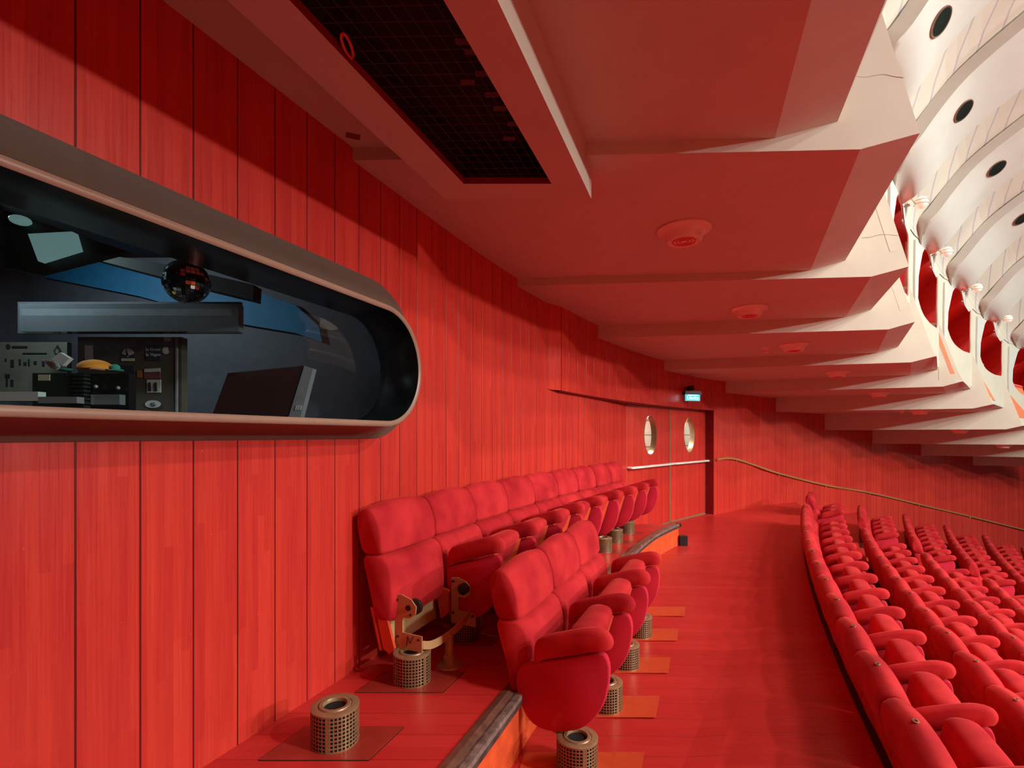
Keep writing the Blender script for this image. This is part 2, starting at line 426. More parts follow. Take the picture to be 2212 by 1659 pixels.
# stepped nosing on the platform edge: three metal bands
def nosing(name, prof, mat):
    mb = MB(); rings = []
    for i, (x, y) in enumerate(riser):
        a = riser[max(i - 1, 0)]; b = riser[min(i + 1, len(riser) - 1)]; tx, ty = b[0] - a[0], b[1] - a[1]; l = math.hypot(tx, ty)
        nx, ny = ty / l, -tx / l
        rings.append([(x + nx * o, y + ny * o, z) for o, z in prof])
    mb.loft(rings); return struct(mb.build(name, mat))
nosing('trim_3', [(-.085, .298), (-.085, .305), (-.05, .312), (-.022, .306), (-.022, .298)], M['nose_a'])
nosing('trim_4', [(-.022, .296), (-.022, .304), (-.006, .309), (.024, .307), (.026, .285), (0., .285)], M['nose_c'])
nosing('trim_5', [(-.002, .255), (-.002, .287), (.026, .287), (.024, .255)], M['nose_b'])
mb = MB(); mb.box(2.40, 2.46, 7.40, 7.48, .27, .31); tag(mb.build('end_cap', M['black']), 'black end cap on the far end of the step nosing', 'end cap')
mb = MB(); mb.box(2.43, 2.54, 7.36, 7.46, .0, .14); tag(mb.build('skirting_cap', M['black']), 'small black end cap low on the far end of the platform skirting', 'skirting cap')  # end cap of the platform skirting, gives no light
# seating tiers stepping down to the stage
for k in range(0, 9):
    z = -.52 - .4 * k; mb = MB()
    A = [rowpt(Y, edgeoff(k)) for Y in Ys]; B = [rowpt(Y, edgeoff(k + 1)) for Y in Ys]
    for i in range(len(Ys) - 1):
        mb.quad((*A[i], z), (*B[i], z), (*B[i + 1], z), (*A[i + 1], z))
        zt = -.52 - .4 * (k - 1) if k else 0.
        if not (k == 0 and Ys[i] > 11.5): mb.quad((*A[i], z), (*A[i + 1], z), (*A[i + 1], zt), (*A[i], zt))
    struct(mb.build('floor_tier', M['floor']))
    for nm, o0, o1, dz, mt in (('trim_6', -.05, -.012, .012, 'black_trim'), ('trim_7', -.012, .012, .016, 'bronze_trim')):
        zt = -.52 - .4 * (k - 1) if k else 0.; mb = MB()
        for Y0, Y1 in (((-1.5, 10.2),) if k == 0 else ((-1.5, 8.95), (10.05, 12.6 + .9 * k))):
            n = 40; rings = []
            for i in range(n + 1):
                Y = Y0 + (Y1 - Y0) * i / n
                a = rowpt(Y, edgeoff(k) + o0); b = rowpt(Y, edgeoff(k) + o1)
                rings.append([(*a, zt), (*b, zt), (*b, zt + dz), (*a, zt + dz)])
            mb.loft(rings)
        struct(mb.build(nm, M[mt]))
    # middle tread of the steps between the two blocks
    if k >= 1:
        mb = MB(); zt = -.52 - .4 * (k - 1)
        a, b, c, d = (rowpt(9.15, edgeoff(k)), rowpt(9.15, edgeoff(k) + .40), rowpt(10.15, edgeoff(k) + .40), rowpt(10.15, edgeoff(k)))
        mb.loft([[(*q, z0) for q in (a, b, c, d)] for z0 in (z, zt - .2)]); struct(mb.build('floor_step', M['riser']))

# ------------------------------------------------------------------ underside of the boxes: stepped soffits
Pk = {1: (-.887, 2.8), 2: (.04, 4.91), 3: (1.04, 6.7), 4: (2.53, 8.72), 5: (4.37, 10.63), 6: (6.24, 12.06), 7: (8.15, 13.3), 8: (10.25, 14.5), 9: (12.4, 15.45), 10: (14.8, 16.37)}
Qk = {1: (1.84, 2.69), 2: (3.256, 4.615), 3: (4.53, 6.13), 4: (6.08, 7.76), 5: (7.79, 9.21), 6: (9.54, 10.54), 7: (11.4, 11.75), 8: (13.35, 12.85), 9: (15.36, 13.83), 10: (17.4, 14.7)}
Rk = {1: (2.147, 2.68), 2: (3.57, 4.58), 3: (4.81, 6.08), 4: (6.385, 7.683), 5: (8.04, 9.1), 6: (9.83, 10.41), 7: (11.66, 11.63), 8: (13.62, 12.7), 9: (15.62, 13.68), 10: (17.65, 14.54)}
Kk = {0: (1.406, 2.69), 1: (2.75, 4.66), 2: (4.08, 6.2), 3: (5.67, 7.87), 4: (7.376, 9.38), 5: (9.18, 10.7), 6: (11.04, 11.92), 7: (13.03, 13.02), 8: (15.05, 14.), 9: (17.1, 14.88)}
Ok = {0: (1.733, 2.68), 1: (3.05, 4.63), 2: (4.36, 6.155), 3: (5.94, 7.797), 4: (7.66, 9.264), 5: (9.45, 10.59), 6: (11.3, 11.8), 7: (13.3, 12.88), 8: (15.3, 13.86), 9: (17.35, 14.73)}
def zk(k): return EYE + HB[k]
wallfull = [(wl(u, 0).x, wl(u, 0).y) for u in (-1.6, 0, 2, 3.2, U1)] + arc[1:] + FAR[1:]
def wallbetween(a, b):
    ia = min(range(len(wallfull)), key=lambda i: (wallfull[i][0] - a[0]) ** 2 + (wallfull[i][1] - a[1]) ** 2)
    return [p for p in wallfull if a[1] + .05 < p[1] < b[1] - .05]
def soffit(k, near_k, near_p, near_q, near_r, far_p, far_k, far_o):
    z = zk(k); mb = MB()
    w = wallbetween(near_p, far_p)
    w = [(x - .04, y + .02) for x, y in w]
    far_p, far_k, far_o = [(q[0] + .004, q[1] + .05) for q in (far_p, far_k, far_o)]
    pts = [near_p] + [near_q] + [far_k] + [far_p] + w[::-1]
    mb.poly([(x, y, z) for x, y in pts])
    mb.quad((*near_q, z), (*near_r, z + .08), (*far_o, z + .08), (*far_k, z))
    lean = (Pk[max(k, 1)][0] - Rk[max(k, 1)][0], Pk[max(k, 1)][1] - Rk[max(k, 1)][1]); l = math.hypot(*lean)
    lx, ly = lean[0] / l * .33, lean[1] / l * .33
    # floor slab edge above the sloped margin
    mb.quad((*near_r, z + .08), (near_r[0] + lx * .2, near_r[1] + ly * .2, z + .26), (far_o[0] + lx * .2, far_o[1] + ly * .2, z + .26), (*far_o, z + .08))
    struct(mb.build('ceiling', M['plaster']))
    return lx, ly
soffit(0, 0, (wl(-6.5, 0).x - .1, wl(-6.5, 0).y), (1.108 - .365 * 7.85, -6.), (1.444 - .39 * 7.94, -6.), (Pk[1][0] - .02, Pk[1][1]), Kk[0], Ok[0])
for k in range(1, 10):
    soffit(k, k, Pk[k], Qk[k], Rk[k], (Pk[k + 1][0], Pk[k + 1][1]), Kk[k], Ok[k])
TH = .10
for k in range(1, 11):
    z = zk(k); p, q_, r = Pk[k], Qk[k], Rk[k]
    d = Vector((p[0] - r[0], p[1] - r[1], 0)).normalized(); n = Vector((-d.y, d.x, 0))
    if n.y < 0: n = -n
    t = Vector((*r, z + 1.16)) + d * .33
    zt = z + 1.16
    pw = Vector((*p, 0)) + d * .03
    front = [Vector((pw.x, pw.y, z)), Vector((*q_, z)), Vector((*r, z + .08)), t, Vector((pw.x, pw.y, zt))]
    mb = MB(); mb.loft([front, [v + n * TH + Vector((0, 0, .03 if j < 3 else 0)) for j, v in enumerate(front)]]); struct(mb.build('wall_balcony', M['plaster']))
# hairline cracks in the cream plaster
for k, px_ in ((1, [(1848, 165), (1870, 167), (1890, 163), (1910, 161), (1930, 165), (1952, 168)]), (2, [(1862, 513), (1880, 512), (1900, 507), (1920, 507), (1940, 509)])):
    p, r = Pk[k], Rk[k]; cp = []
    for x_, y_ in px_:
        rr = (x_ - 1106) / F; dx, dy = r[0] - p[0], r[1] - p[1]; tt = (rr * p[1] - p[0]) / (dx - rr * dy); cp.append(tuple(wp(x_, y_, p[1] + tt * dy - .001)))
    mb = MB(); mb.tube(crline(cp, 40), .0013, 4); struct(mb.build('trim_14', M['crack']))
# orange upholstered parapet fronts with a ledge, one per box
for k in range(1, 10):
    z = zk(k); d = Vector((Pk[k][0] - Rk[k][0], Pk[k][1] - Rk[k][1], 0)).normalized()
    a = Vector((*Rk[k], z + .22)) + d * .10; b = Vector((*Ok[k], z + .22)) + d * .02
    b = b + (a - b) * .05
    up = d * .26 + Vector((0, 0, .86)); s = d * .06
    mb = MB(); mb.loft([[a, b, b + up, a + up], [a + s, b + s, b + up + s, a + up + s]]); struct(mb.build('wall_parapet', M['orangewall' if k > 4 else 'plaster']))
    if k < 4: continue
    mb = MB(); a0 = Vector((*Rk[k], z + .08)); b0 = Vector((*Ok[k], z + .08)) + d * -.02
    o = -d * .05
    mb.loft([[a0 + o * .4, b0 + o, b0 + d * .12, a0 + d * .12], [v + Vector((0, 0, .035)) for v in (a0 + o * .4, b0 + o, b0 + d * .12, a0 + d * .12)]])
    struct(mb.build('trim_8', M['white']))
    mb = MB(); mb.tube([a + up + s * .5, b + up + s * .5], .045, 10); struct(mb.build('trim_9', M['redrail'], smooth=True))

# shells with the eye-shaped box openings, ribs and striped vaults above
Ak = {}
for k in range(1, 11):
    d = Vector((Pk[k][0] - Rk[k][0], Pk[k][1] - Rk[k][1], 0)).normalized(); Ak[k] = Vector((*Rk[k], 0)) + d * .33
EYEH = [(.397, 2.005), (.52, 2.02), (.622, 1.985), (.69, 1.90), (.70, 1.84), (.685, 1.775), (.81, 1.80), (.91, 1.76), (.96, 1.68), (.965, 1.5), (.95, 1.2), (1.0, .84), (.845, .804), (.636, .814), (.397, .903), (.25, 1.102), (.205, 1.35), (.263, 1.602), (.33, 1.826)]
EYEH = [(min(u, .955), w) for u, w in EYEH]
PROF = [(0, 1.95), (.015, 2.0), (.06, 2.08), (.13, 2.16), (.25, 2.27), (.44, 2.53), (.65, 2.77), (.88, 2.95), (1.1, 3.09), (1.4, 3.27), (2.0, 3.55), (2.8, 3.85), (4.0, 4.1)]
SPAN = [(0, 2.02), (.02, 2.15), (.08, 2.27), (.2, 2.42), (.38, 2.64), (.58, 2.87), (.8, 3.05), (1.05, 3.21), (1.4, 3.41), (2.0, 3.68), (2.8, 3.97), (4., 4.22)]
def bay(k):
    a, b = Ak[k], Ak[k + 1]; d = b - a; l = d.length; n = Vector((d.y, -d.x, 0)).normalized(); z = zk(k)
    P = lambda u, w, m=0.: a + d * u + n * m + Vector((0, 0, z + w))
    return a, b, d, l, n, z, P
for k in range(1, 10):
    a, b, d, l, n, z, P = bay(k)
    # shell: ring between outer rectangle and the opening
    mb = MB(); cu, cw = .6, 1.45; wlow = .12 if k > 3 else .72
    
    hs = cr(EYEH, 64); out = []
    for u, w in hs:
        dx, dy = u - cu, w - cw; t = 1e9
        for lim, c0, dd in ((.998, cu, dx), (.0, cu, dx), (2.32, cw, dy), (wlow, cw, dy)):
            if abs(dd) > 1e-6:
                tt = (lim - c0) / dd
                if tt > 0: t = min(t, tt)
        out.append((cu + dx * t, cw + dy * t))
    N = len(hs)
    for i in range(N):
        j = (i + 1) % N
        mb.quad(P(*hs[i]), P(*hs[j]), P(*out[j]), P(*out[i]))
        mb.quad(P(*hs[i]), P(*hs[j]), P(*hs[j], -.015), P(*hs[i], -.015))
        if abs(out[i][0] - out[j][0]) > .01 and abs(out[i][1] - out[j][1]) > .01:
            cx = .998 if max(out[i][0], out[j][0]) > .9 else .0; cy = 2.32 if max(out[i][1], out[j][1]) > 2.0 else wlow
            mb.add([P(*out[i]), P(*out[j]), P(cx, cy)], [(0, 1, 2)])
    struct(mb.build('wall_shell', M['plaster']))
    # red lined box behind: back wall in panels, ceiling, sides
    mb = MB(); D = -.6
    q = [P(-.2, .5, D), P(1.3, .5, D), P(1.3, 1.83, D), P(-.2, 1.83, D)]
    mb.quad(*q, [(0, 0), (1.8 * l, 0), (1.8 * l, 1.6), (0, 1.6)]); struct(mb.build('wall_box', M['boxwood']))
    mb = MB(); mb.quad(P(-.2, 1.83, D), P(1.3, 1.83, D), P(1.3, 2.2, -.02), P(-.2, 2.2, -.02))
    mb.quad(P(1.3, .75, D), P(1.3, .75, -.06), P(1.3, 2.2, -.06), P(1.3, 1.83, D)); struct(mb.build('ceiling_box', M['redbox']))
    # vaults between the ribs, light stripes painted along the slanted uv
    mb = MB(); pr = crline(SPAN, 26)
    if k < 9:
        P2 = bay(k + 1)[6]; dz = zk(k + 1) - z
        us = [.46, .6, .72, .86, 1.0, 1.12, 1.24]
        def g(q, m, w):
            u = us[q]; f = min(1, max(0, (u - .6) / .5)); h = Vector((0, 0, dz * f))
            if u < 1: return P(u, w, m) + h
            v2 = P2(u - 1, w, m) - Vector((0, 0, dz * (1 - f)))
            return v2 if u > 1 else (v2 + P(1., w, m) + h) / 2
        for i in range(-1, len(pr) - 1):
            for q in range(6):
                if i < 0:
                    bw = lambda q: (2.05 if us[q] < .72 else 1.80) + (.2 if us[q] > .9 else 0) + .1 * max(0, us[q] - 1)
                    lo = lambda q: min(bw(q), 2.05)
                    mb.quad(g(q, .012, lo(q)), g(q + 1, .012, lo(q + 1)), g(q + 1, pr[0][0] + .014, 2.06), g(q, pr[0][0] + .014, 2.06), [(us[q], 0), (us[q + 1], 0), (us[q + 1], 1), (us[q], 1)])
                else:
                    (m0, w0), (m1, w1) = [(t_[0] + .014, t_[1]) for t_ in (pr[i], pr[i + 1])]
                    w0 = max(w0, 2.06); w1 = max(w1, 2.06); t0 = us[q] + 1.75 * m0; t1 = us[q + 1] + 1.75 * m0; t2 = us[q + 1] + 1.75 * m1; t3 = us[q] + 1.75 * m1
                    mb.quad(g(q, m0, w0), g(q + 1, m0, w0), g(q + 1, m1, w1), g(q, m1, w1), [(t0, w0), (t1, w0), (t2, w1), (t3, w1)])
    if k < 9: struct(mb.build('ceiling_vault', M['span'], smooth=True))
    # rib
    mb = MB(); rp = crline(PROF, 34)
    rail = [(.03, .8, .10, .165), (.03, 1.1, .09, .185), (.03, 1.4, .09, .20), (.03, 1.6, .10, .255), (.03, 1.83, .105, .325), (.03, 1.93, .11, .39)]
    for i in range(len(rail) - 1):
        (m0, w0, l0, r0), (m1, w1, l1, r1) = rail[i], rail[i + 1]
        mb.quad(P(l0, w0, m0), P(r0, w0, m0), P(r1, w1, m1), P(l1, w1, m1))
        mb.quad(P(l0, w0, m0), P(l1, w1, m1), P(l1, w1, -.1), P(l0, w0, -.1))
    struct(mb.build('trim_10', M['white'], smooth=True))
    mb = MB(); rings = []
    for i, (m, w) in enumerate(rp):
        f = min(1., i / 9); f = f * f * (3 - 2 * f); lu = .33 - .22 * f; ru = .62 - .12 * f; pro = .02 + .07 * f; drop = .23 * f; row = []
        for j in range(10):
            q = j / 9; hump = 1 - (2 * q - 1) ** 2
            row.append(P(lu + (ru - lu) * q, w - drop * q ** 1.4, m + pro * (.55 + .45 * hump)))
        rings.append([P(lu - .01, w + .03 + .05 * f, m - .03 - .04 * f)] + row + [P(ru + .015, w - drop + .06 + .14 * f, m - .03 - .08 * f)])
    mb.loft(rings, caps=False, closed=False); struct(mb.build('ceiling_rib', M['white'], smooth=60))
# recessed lamps in the ribs and opal globes on the rib feet
ORD = ['first', 'second', 'third', 'fourth', 'fifth', 'sixth', 'seventh', 'eighth', 'ninth', 'tenth', 'eleventh', 'twelfth', 'thirteenth', 'fourteenth', 'fifteenth', 'sixteenth', 'seventeenth', 'eighteenth', 'nineteenth', 'twentieth']
RIBN = {2: 'topmost', 3: 'second', 4: 'third', 5: 'fourth', 6: 'fifth'}
for k, m0 in ((2, .495), (3, .687), (4, .904), (5, .975)):
    a, b, d, l, n, z, P = bay(k)
    rp = crline(PROF, 160); i = min(range(159), key=lambda q: abs(rp[q][0] + .09 - m0))
    rib_at = lambda i, q: P(.11 + .39 * q, rp[i][1] - .23 * q ** 1.4, rp[i][0] + .09 * (.55 + .45 * (1 - (2 * q - 1) ** 2)))
    c = rib_at(i, .46); tv = (rib_at(i + 3, .46) - rib_at(i - 3, .46)).normalized()
    X = (rib_at(i, .56) - rib_at(i, .36)).normalized(); Z = X.cross(tv).normalized()
    if Z.dot(Vector((0, 0, -1))) < 0: Z = -Z
    mm = Matrix((X, Z.cross(X), Z)).transposed().to_4x4(); mm.translation = c + Z * .004
    t = thing('recessed_spotlight', f'round dark recessed spotlight in the {RIBN[k]} white rib from the top', 'spotlight', c, 0, 'round spotlights in the white ribs')
    R = .115
    mb = MB(); mb.lathe([(R - .010, -.02), (R - .008, .010), (R + .004, .012), (R + .008, .0), (R + .008, -.02)], 36, mm); mb.build('ring', M['copper'], t, smooth=True)
    mb = MB(); mb.lathe([(R - .006, .009), (R * .8, .0085), (R * .45, .008), (.002, .0078)], 36, mm, caps=False); mb.build('reflector', M['lens'], t, smooth=True)
for k in (3, 4, 5, 6):
    a, b, d, l, n, z, P = bay(k)
    c = P(.75, 2.03, .19); foot = P(.68, 1.98, .05)
    t = thing('globe_lamp', f'opal glass globe lamp at the foot of the {RIBN[k]} white rib from the top', 'lamp', c, 0, 'opal globe lamps along the box fronts')
    mb = MB(); mb.sphere(c, .085, 22, 12); mb.build('globe', M['glass_globe'], t, smooth=True)
    mb = MB(); mb.tube(crline([tuple(foot + Vector((0, 0, .06))), tuple(foot + n * .03 + Vector((0, 0, .10))), tuple((foot + c) / 2 + Vector((0, 0, .02))), tuple(c + Vector((0, 0, .0)) - (c - foot).normalized() * .08)], 10), .006, 6); mb.build('bracket', M['brass'], t, smooth=True)
    mb = MB(); mb.lathe([(.035, -.012), (.03, .012)], 14, rot_t(0, foot)); mb.build('wall_rose', M['copper'], t, smooth=True)
    mb = MB()
    for dz in (.022, -.028):
        rr = math.sqrt(.087 ** 2 - dz * dz) + .002
        mb.tube([c + Vector((rr * math.cos(q * .3), rr * math.sin(q * .3), dz)) for q in range(21)], .003, 5)
    mb.build('band', M['brass'], t, smooth=True)

# ------------------------------------------------------------------ duct box with grille under the near soffit
def dl(X, Y, z): return Vector((X, Y, z))
zb = EYE + 1.35
def lx_(Y): return -.885 + .379 * (Y - 1.58)
def rx_(Y): return -.045 + .375 * (Y - 1.58)
g_l = lambda Y: -.691 + .374 * (Y - 1.58)
g_r = lambda Y: -.2126 + .368 * (Y - 1.58)
Yn, Yf = -5.5, 2.91
duct = thing('ventilation_duct', 'long cream boxed duct with a black wire grille under the ceiling', 'duct', (lx_(1.) + .4, 1., zb))
mb = MB(); g0, g1 = -5.2, 2.735
mb.quad(dl(lx_(Yn), Yn, zb), dl(lx_(Yf), Yf, zb), dl(g_l(g1), g1, zb), dl(g_l(g0), g0, zb))
mb.quad(dl(g_r(g0), g0, zb), dl(g_r(g1), g1, zb), dl(rx_(Yf), Yf, zb), dl(rx_(Yn), Yn, zb))
mb.quad(dl(lx_(Yf), Yf, zb), dl(rx_(Yf), Yf, zb), dl(g_r(g1), g1, zb), dl(g_l(g1), g1, zb))
mb.quad(dl(lx_(Yn), Yn, zb), dl(rx_(Yn), Yn, zb), dl(g_r(g0), g0, zb), dl(g_l(g0), g0, zb))
ztp = EYE + 1.66
for A_, B_ in (((lx_(Yn), Yn), (lx_(Yf), Yf)), ((rx_(Yn), Yn), (rx_(Yf), Yf)), ((lx_(Yf), Yf), (rx_(Yf), Yf)), ((lx_(Yn), Yn), (rx_(Yn), Yn))):
    mb.quad((*A_, zb), (*B_, zb), (*B_, ztp), (*A_, ztp))
mb.build('casing', M['plaster'], duct)
mb = MB()
for A_, B_ in (((g_l(g0), g0), (g_l(g1), g1)), ((g_l(g1), g1), (g_r(g1), g1)), ((g_r(g0), g0), (g_r(g1), g1))):
    mb.quad((*A_, zb), (*B_, zb), (*B_, zb + .035), (*A_, zb + .035))
mb.build('reveal', M['reddark'], duct)
mb = MB(); mb.box(0, 1, 0, 1, 0, 1); 
mb.v = []; mb.f = []
zi = zb + .20
c4 = [(g_l(g0), g0), (g_l(g1), g1), (g_r(g1), g1), (g_r(g0), g0)]
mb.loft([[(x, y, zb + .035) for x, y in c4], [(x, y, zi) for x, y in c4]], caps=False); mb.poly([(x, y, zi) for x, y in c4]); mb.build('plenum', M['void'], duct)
gr = MB(); zg = zb + .035
for i in range(1, 9):
    f = i / 9
    gr.tube([dl(g_l(g0) + (g_r(g0) - g_l(g0)) * f, g0, zg), dl(g_l(g1) + (g_r(g1) - g_l(g1)) * f, g1, zg)], .0011, 5)
yy = g0 + .04
while yy < g1:
    gr.tube([dl(g_l(yy), yy, zg + .002), dl(g_r(yy), yy - .012, zg + .002)], .0011, 5); yy += .0625
gr.build('grille', M['grid'], duct)
mb = MB()                         # bent louvre tabs seen through the wires
for (px, py) in ((1000, 90), (1020, 112), (1042, 160), (1062, 205), (1080, 235), (1010, 178), (1100, 300), (1110, 268)):
    c = wp(px, py, 0 + (EYE + 0) * 0 + (zg + .02 - EYE) * F / (940 - py)); mb.box(c.x - .028, c.x + .028, c.y - .016, c.y + .016, c.z, c.z + .004)
mb.build('louvre_tabs', M['maroon'], duct)['kind'] = 'stuff'
cc = wp(750, 95, (zg - .01 - EYE) * F / (940 - 95))
mb = MB(); mb.tube([cc + Vector((.012 * math.cos(q * .55), .055 * math.sin(q * .55), -.012 * abs(math.sin(q * .3)))) for q in range(14)], .005, 6)
tag(mb.build('cable_loop', M['redrail'], origin=cc), 'short pale red cable loop hooked on the black ceiling grille', 'cable')
# small hatch on the near soffit
c = wp(763, 293, (zk(0) - EYE) * F / (940 - 293))
mb = MB(); mb.box(-.035, .035, -.02, .02, -.006, .004, rot_t(.4, c)); tag(mb.build('ceiling_sensor', M['copper']), 'tiny dark sensor plate on the cream ceiling next to the duct', 'sensor')

# ------------------------------------------------------------------ round air diffusers and sprinklers on the soffits
DIF = [(1, 1.26, 3.73), (2, 2.68, 5.75), (3, 3.95, 7.14), (4, 5.68, 8.9), (5, 7.57, 10.5), (6, 9.0, 11.24), (7, 10.95, 12.45), (8, 12.95, 13.42)]
first = None
for i, (k, x, y) in enumerate(DIF):
    lab = f'round painted ceiling diffuser on the {ORD[i]} ceiling panel beyond the grille'
    if first is None:
        first = t = thing('ceiling_diffuser', lab, 'diffuser', (x, y, zk(k)), 0, 'round diffusers on the stepped ceiling')
        mb = MB(); mb.lathe([(.188, 0), (.192, -.012), (.180, -.022), (.165, -.026), (.150, -.034), (.132, -.060), (.122, -.092), (.112, -.098), (.104, -.092)], 40); mb.build('bowl', M['pinkmetal'], t, smooth=60, origin='local')
        mb = MB(); mb.lathe([(.106, -.06), (.106, -.088)], 32); mb.build('throat', M['reddark'], t, smooth=True, origin='local')
        for r in (.082, .058, .034):
            mb = MB(); mb.lathe([(r, -.07), (r, -.097), (r - .006, -.097), (r - .006, -.07)], 28); mb.build('cone_ring', M['redrail'], t, smooth=60, origin='local')
    else: dup(first, (x, y, zk(k)), 0, lab)
for i, (k, x, y, lb) in enumerate(((3, 3.70, 7.43, 'on the same ceiling panel as the third diffuser'), (6, 8.62, 11.25, 'on the same ceiling panel as the sixth diffuser'))):
    t = thing('sprinkler_head', 'small red sprinkler head ' + lb, 'sprinkler', (x, y, zk(k)), 0, 'sprinklers on the stepped ceiling')
    mb = MB(); mb.lathe([(.06, 0), (.055, -.012), (.03, -.02)], 18, rot_t(0, Vector((x, y, zk(k))))); mb.build('rose', M['pinkmetal'], t, smooth=True)
    mb = MB(); mb.lathe([(.032, -.018), (.036, -.07), (.02, -.076)], 16, rot_t(0, Vector((x, y, zk(k))))); mb.build('nozzle', M['pinkmetal'], t, smooth=True)

# ------------------------------------------------------------------ doors
def door(i, a, b, z1a, label):
    A = Vector((*a, 0)); B = Vector((*b, 0)); d = (B - A); l = d.length; X = d.normalized(); n = Vector((X.y, -X.x, 0))
    t = thing(f'door_{i}', label, 'door', A + X * l / 2); t['kind'] = 'structure'
    H = 2.085; cu, cz, ru, rz = l * .52, 1.60, l * .145, .335
    P = lambda u, z, p=0.: A + X * u + n * p + Vector((0, 0, z))
    N = 40; mb = MB(); ins = [(cu + ru * math.sin(2 * PI * j / N), cz - rz * math.cos(2 * PI * j / N)) for j in range(N)]; out = []
    for u, z in ins:
        du, dz = u - cu, z - cz; tt = 1e9
        for lim, c0, dd in ((l - .012, cu, du), (.012, cu, du), (H, cz, dz), (.012, cz, dz)):
            if abs(dd) > 1e-6 and (lim - c0) / dd > 0: tt = min(tt, (lim - c0) / dd)
        out.append((cu + du * tt, cz + dz * tt))
    for j in range(N):
        k = (j + 1) % N
        mb.quad(P(*ins[j]), P(*ins[k]), P(*out[k]), P(*out[j]), [ins[j], ins[k], out[k], out[j]])
        if abs(out[j][0] - out[k][0]) > .01 and abs(out[j][1] - out[k][1]) > .01:
            cx = l - .012 if max(out[j][0], out[k][0]) > l / 2 else .012; cy = H if max(out[j][1], out[k][1]) > 1.2 else .012
            mb.add([P(*out[j]), P(*out[k]), P(cx, cy)], [(0, 1, 2)], [out[j], out[k], (cx, cy)])
    mb.build('door_leaf', M['wallp'], t)
    mb = MB(); mb.loft([[P(u, z, .006) for u, z in ins], [P(cu + (u - cu) * .97, cz + (z - cz) * .98, .008) for u, z in ins], [P(cu + (u - cu) * .95, cz + (z - cz) * .97, -.02) for u, z in ins], [P(cu + (u - cu) * .95, cz + (z - cz) * .97, -.09) for u, z in ins]], caps=False)
    mb.build('porthole_frame', M['bronze'], t, smooth=60)
    mb = MB(); mb.poly([P(cu + (u - cu) * .95, cz + (z - cz) * .97, -.06) for u, z in ins]); mb.build('porthole_glass', M['pane'], t)
    mb = MB()
    for u0 in (0.0, l - .022): mb.loft([[P(u0, z, .006), P(u0 + .022, z, .006), P(u0 + .022, z, -.03), P(u0, z, -.03)] for z in (0, H)])
    mb.loft([[P(u, H, .004), P(u, H + .035, .004), P(u, H + .035, -.03), P(u, H, -.03)] for u in (0, l)])
    mb.loft([[P(u, 0, .006), P(u, .03, .006), P(u, .03, -.03), P(u, 0, -.03)] for u in (0, l)])
    mb.build('edge_strip', M['bronze'], t)
    mb = MB(); mb.tube([P(.05, 1.08, .004), P(.055, 1.08, .075), P(.09, 1.08, .085), P(l - .03, 1.08, .085), P(l - .02, 1.08, .06), P(l - .02, 1.08, .004)], .021, 10); mb.build('push_bar', M['bar'], t, smooth=True)
    return P, l, n
door(1, DOOR_L, DOOR_M, 0, 'red panelled door leaf with oval window nearer the wall seats')
Pd, ld, nd_ = door(2, DOOR_M, DOOR_R, 0, 'red panelled door leaf with oval window beside the dark jamb')
# lobby behind the doors
Q = lambda x, y, z: Vector((x, y, z))
dn = Vector((-nd_.x, -nd_.y, 0))
mb = MB(); a = Vector((*DOOR_L, -.02)) + dn * 1.7 - Vector((1.5, 1.6, 0)); b = Vector((*DOOR_R, -.02)) + dn * 1.7 + Vector((5.2, 4.9, 0))
mb.quad(a, b, b + Vector((0, 0, 3.)), a + Vector((0, 0, 3.))); struct(mb.build('wall_lobby', M['lobby']))
mb = MB()
for z in (.9, 1.35, 1.62, 1.95): mb.loft([[v + nd_ * .003 + Vector((0, 0, z)), v + nd_ * .003 + Vector((0, 0, z + .012))] for v in (a, b)], caps=False, closed=False)
struct(mb.build('trim_11', M['line'], solid=.002))
mb = MB(); mb.quad(a + Vector((0, 0, 3.)), b + Vector((0, 0, 3.)), Vector((*DOOR_R, 2.98)) + dn * .3, Vector((*DOOR_L, 2.98)) + dn * .3); struct(mb.build('ceiling_lobby', M['lobby']))
mb = MB(); mb.quad(a, b, Vector((*DOOR_R, -.02)), Vector((*DOOR_L, -.02))); struct(mb.build('floor_lobby', M['riser']))
mb = MB(); c = Vector((*DOOR_R, 0)) + dn * 1.1 + Vector((.25, .25, 0)); mb.box(c.x - .25, c.x + .25, c.y - .1, c.y + .1, 1.30, 1.62); struct(mb.build('trim_12', M['redrail']))

# exit sign and little spotlight above the doors
i = min(range(len(bl)), key=lambda j: abs(bl[j][0] / bl[j][1] - (1477 - 1106) / F)); bx = Vector((*bl[i], 0)); tg = Vector((bl[i + 1][0] - bl[i - 1][0], bl[i + 1][1] - bl[i - 1][1], 0)).normalized(); nn = Vector((tg.y, -tg.x, 0))
fs = (Vector((.2, -1, 0))).normalized(); xs = Vector((-fs.y, fs.x, 0))
zc = EYE + (940 - 857) / F * bx.y - .02
t = thing('exit_sign', 'lit turquoise exit sign on the wall above the doors', 'exit sign', bx + Vector((0, 0, zc)))
base = bx + nn * .13 + Vector((0, 0, zc))
PP = lambda x, y, z: base + xs * x + fs * y + Vector((0, 0, z))
mb = MB(); mb.loft([[PP(-.17, -.16, .05), PP(.17, -.05, .05), PP(.17, .06, .05), PP(-.17, .06, .05)], [PP(-.17, -.16, .115), PP(.17, -.05, .115), PP(.15, .05, .115), PP(-.15, .05, .115)]]); mb.build('housing', M['black'], t)
mb = MB(); mb.loft([[PP(x, y, z) for x, z in ((-.145, -.065), (.145, -.065), (.145, .05), (-.145, .05))] for y in (.02, .04)]); mb.build('panel', M['sign'], t)
text_mesh('Uscita', .095, M['sign_text'], 'lettering', t, PP(0, .043, -.012), xs, (0, 0, 1))
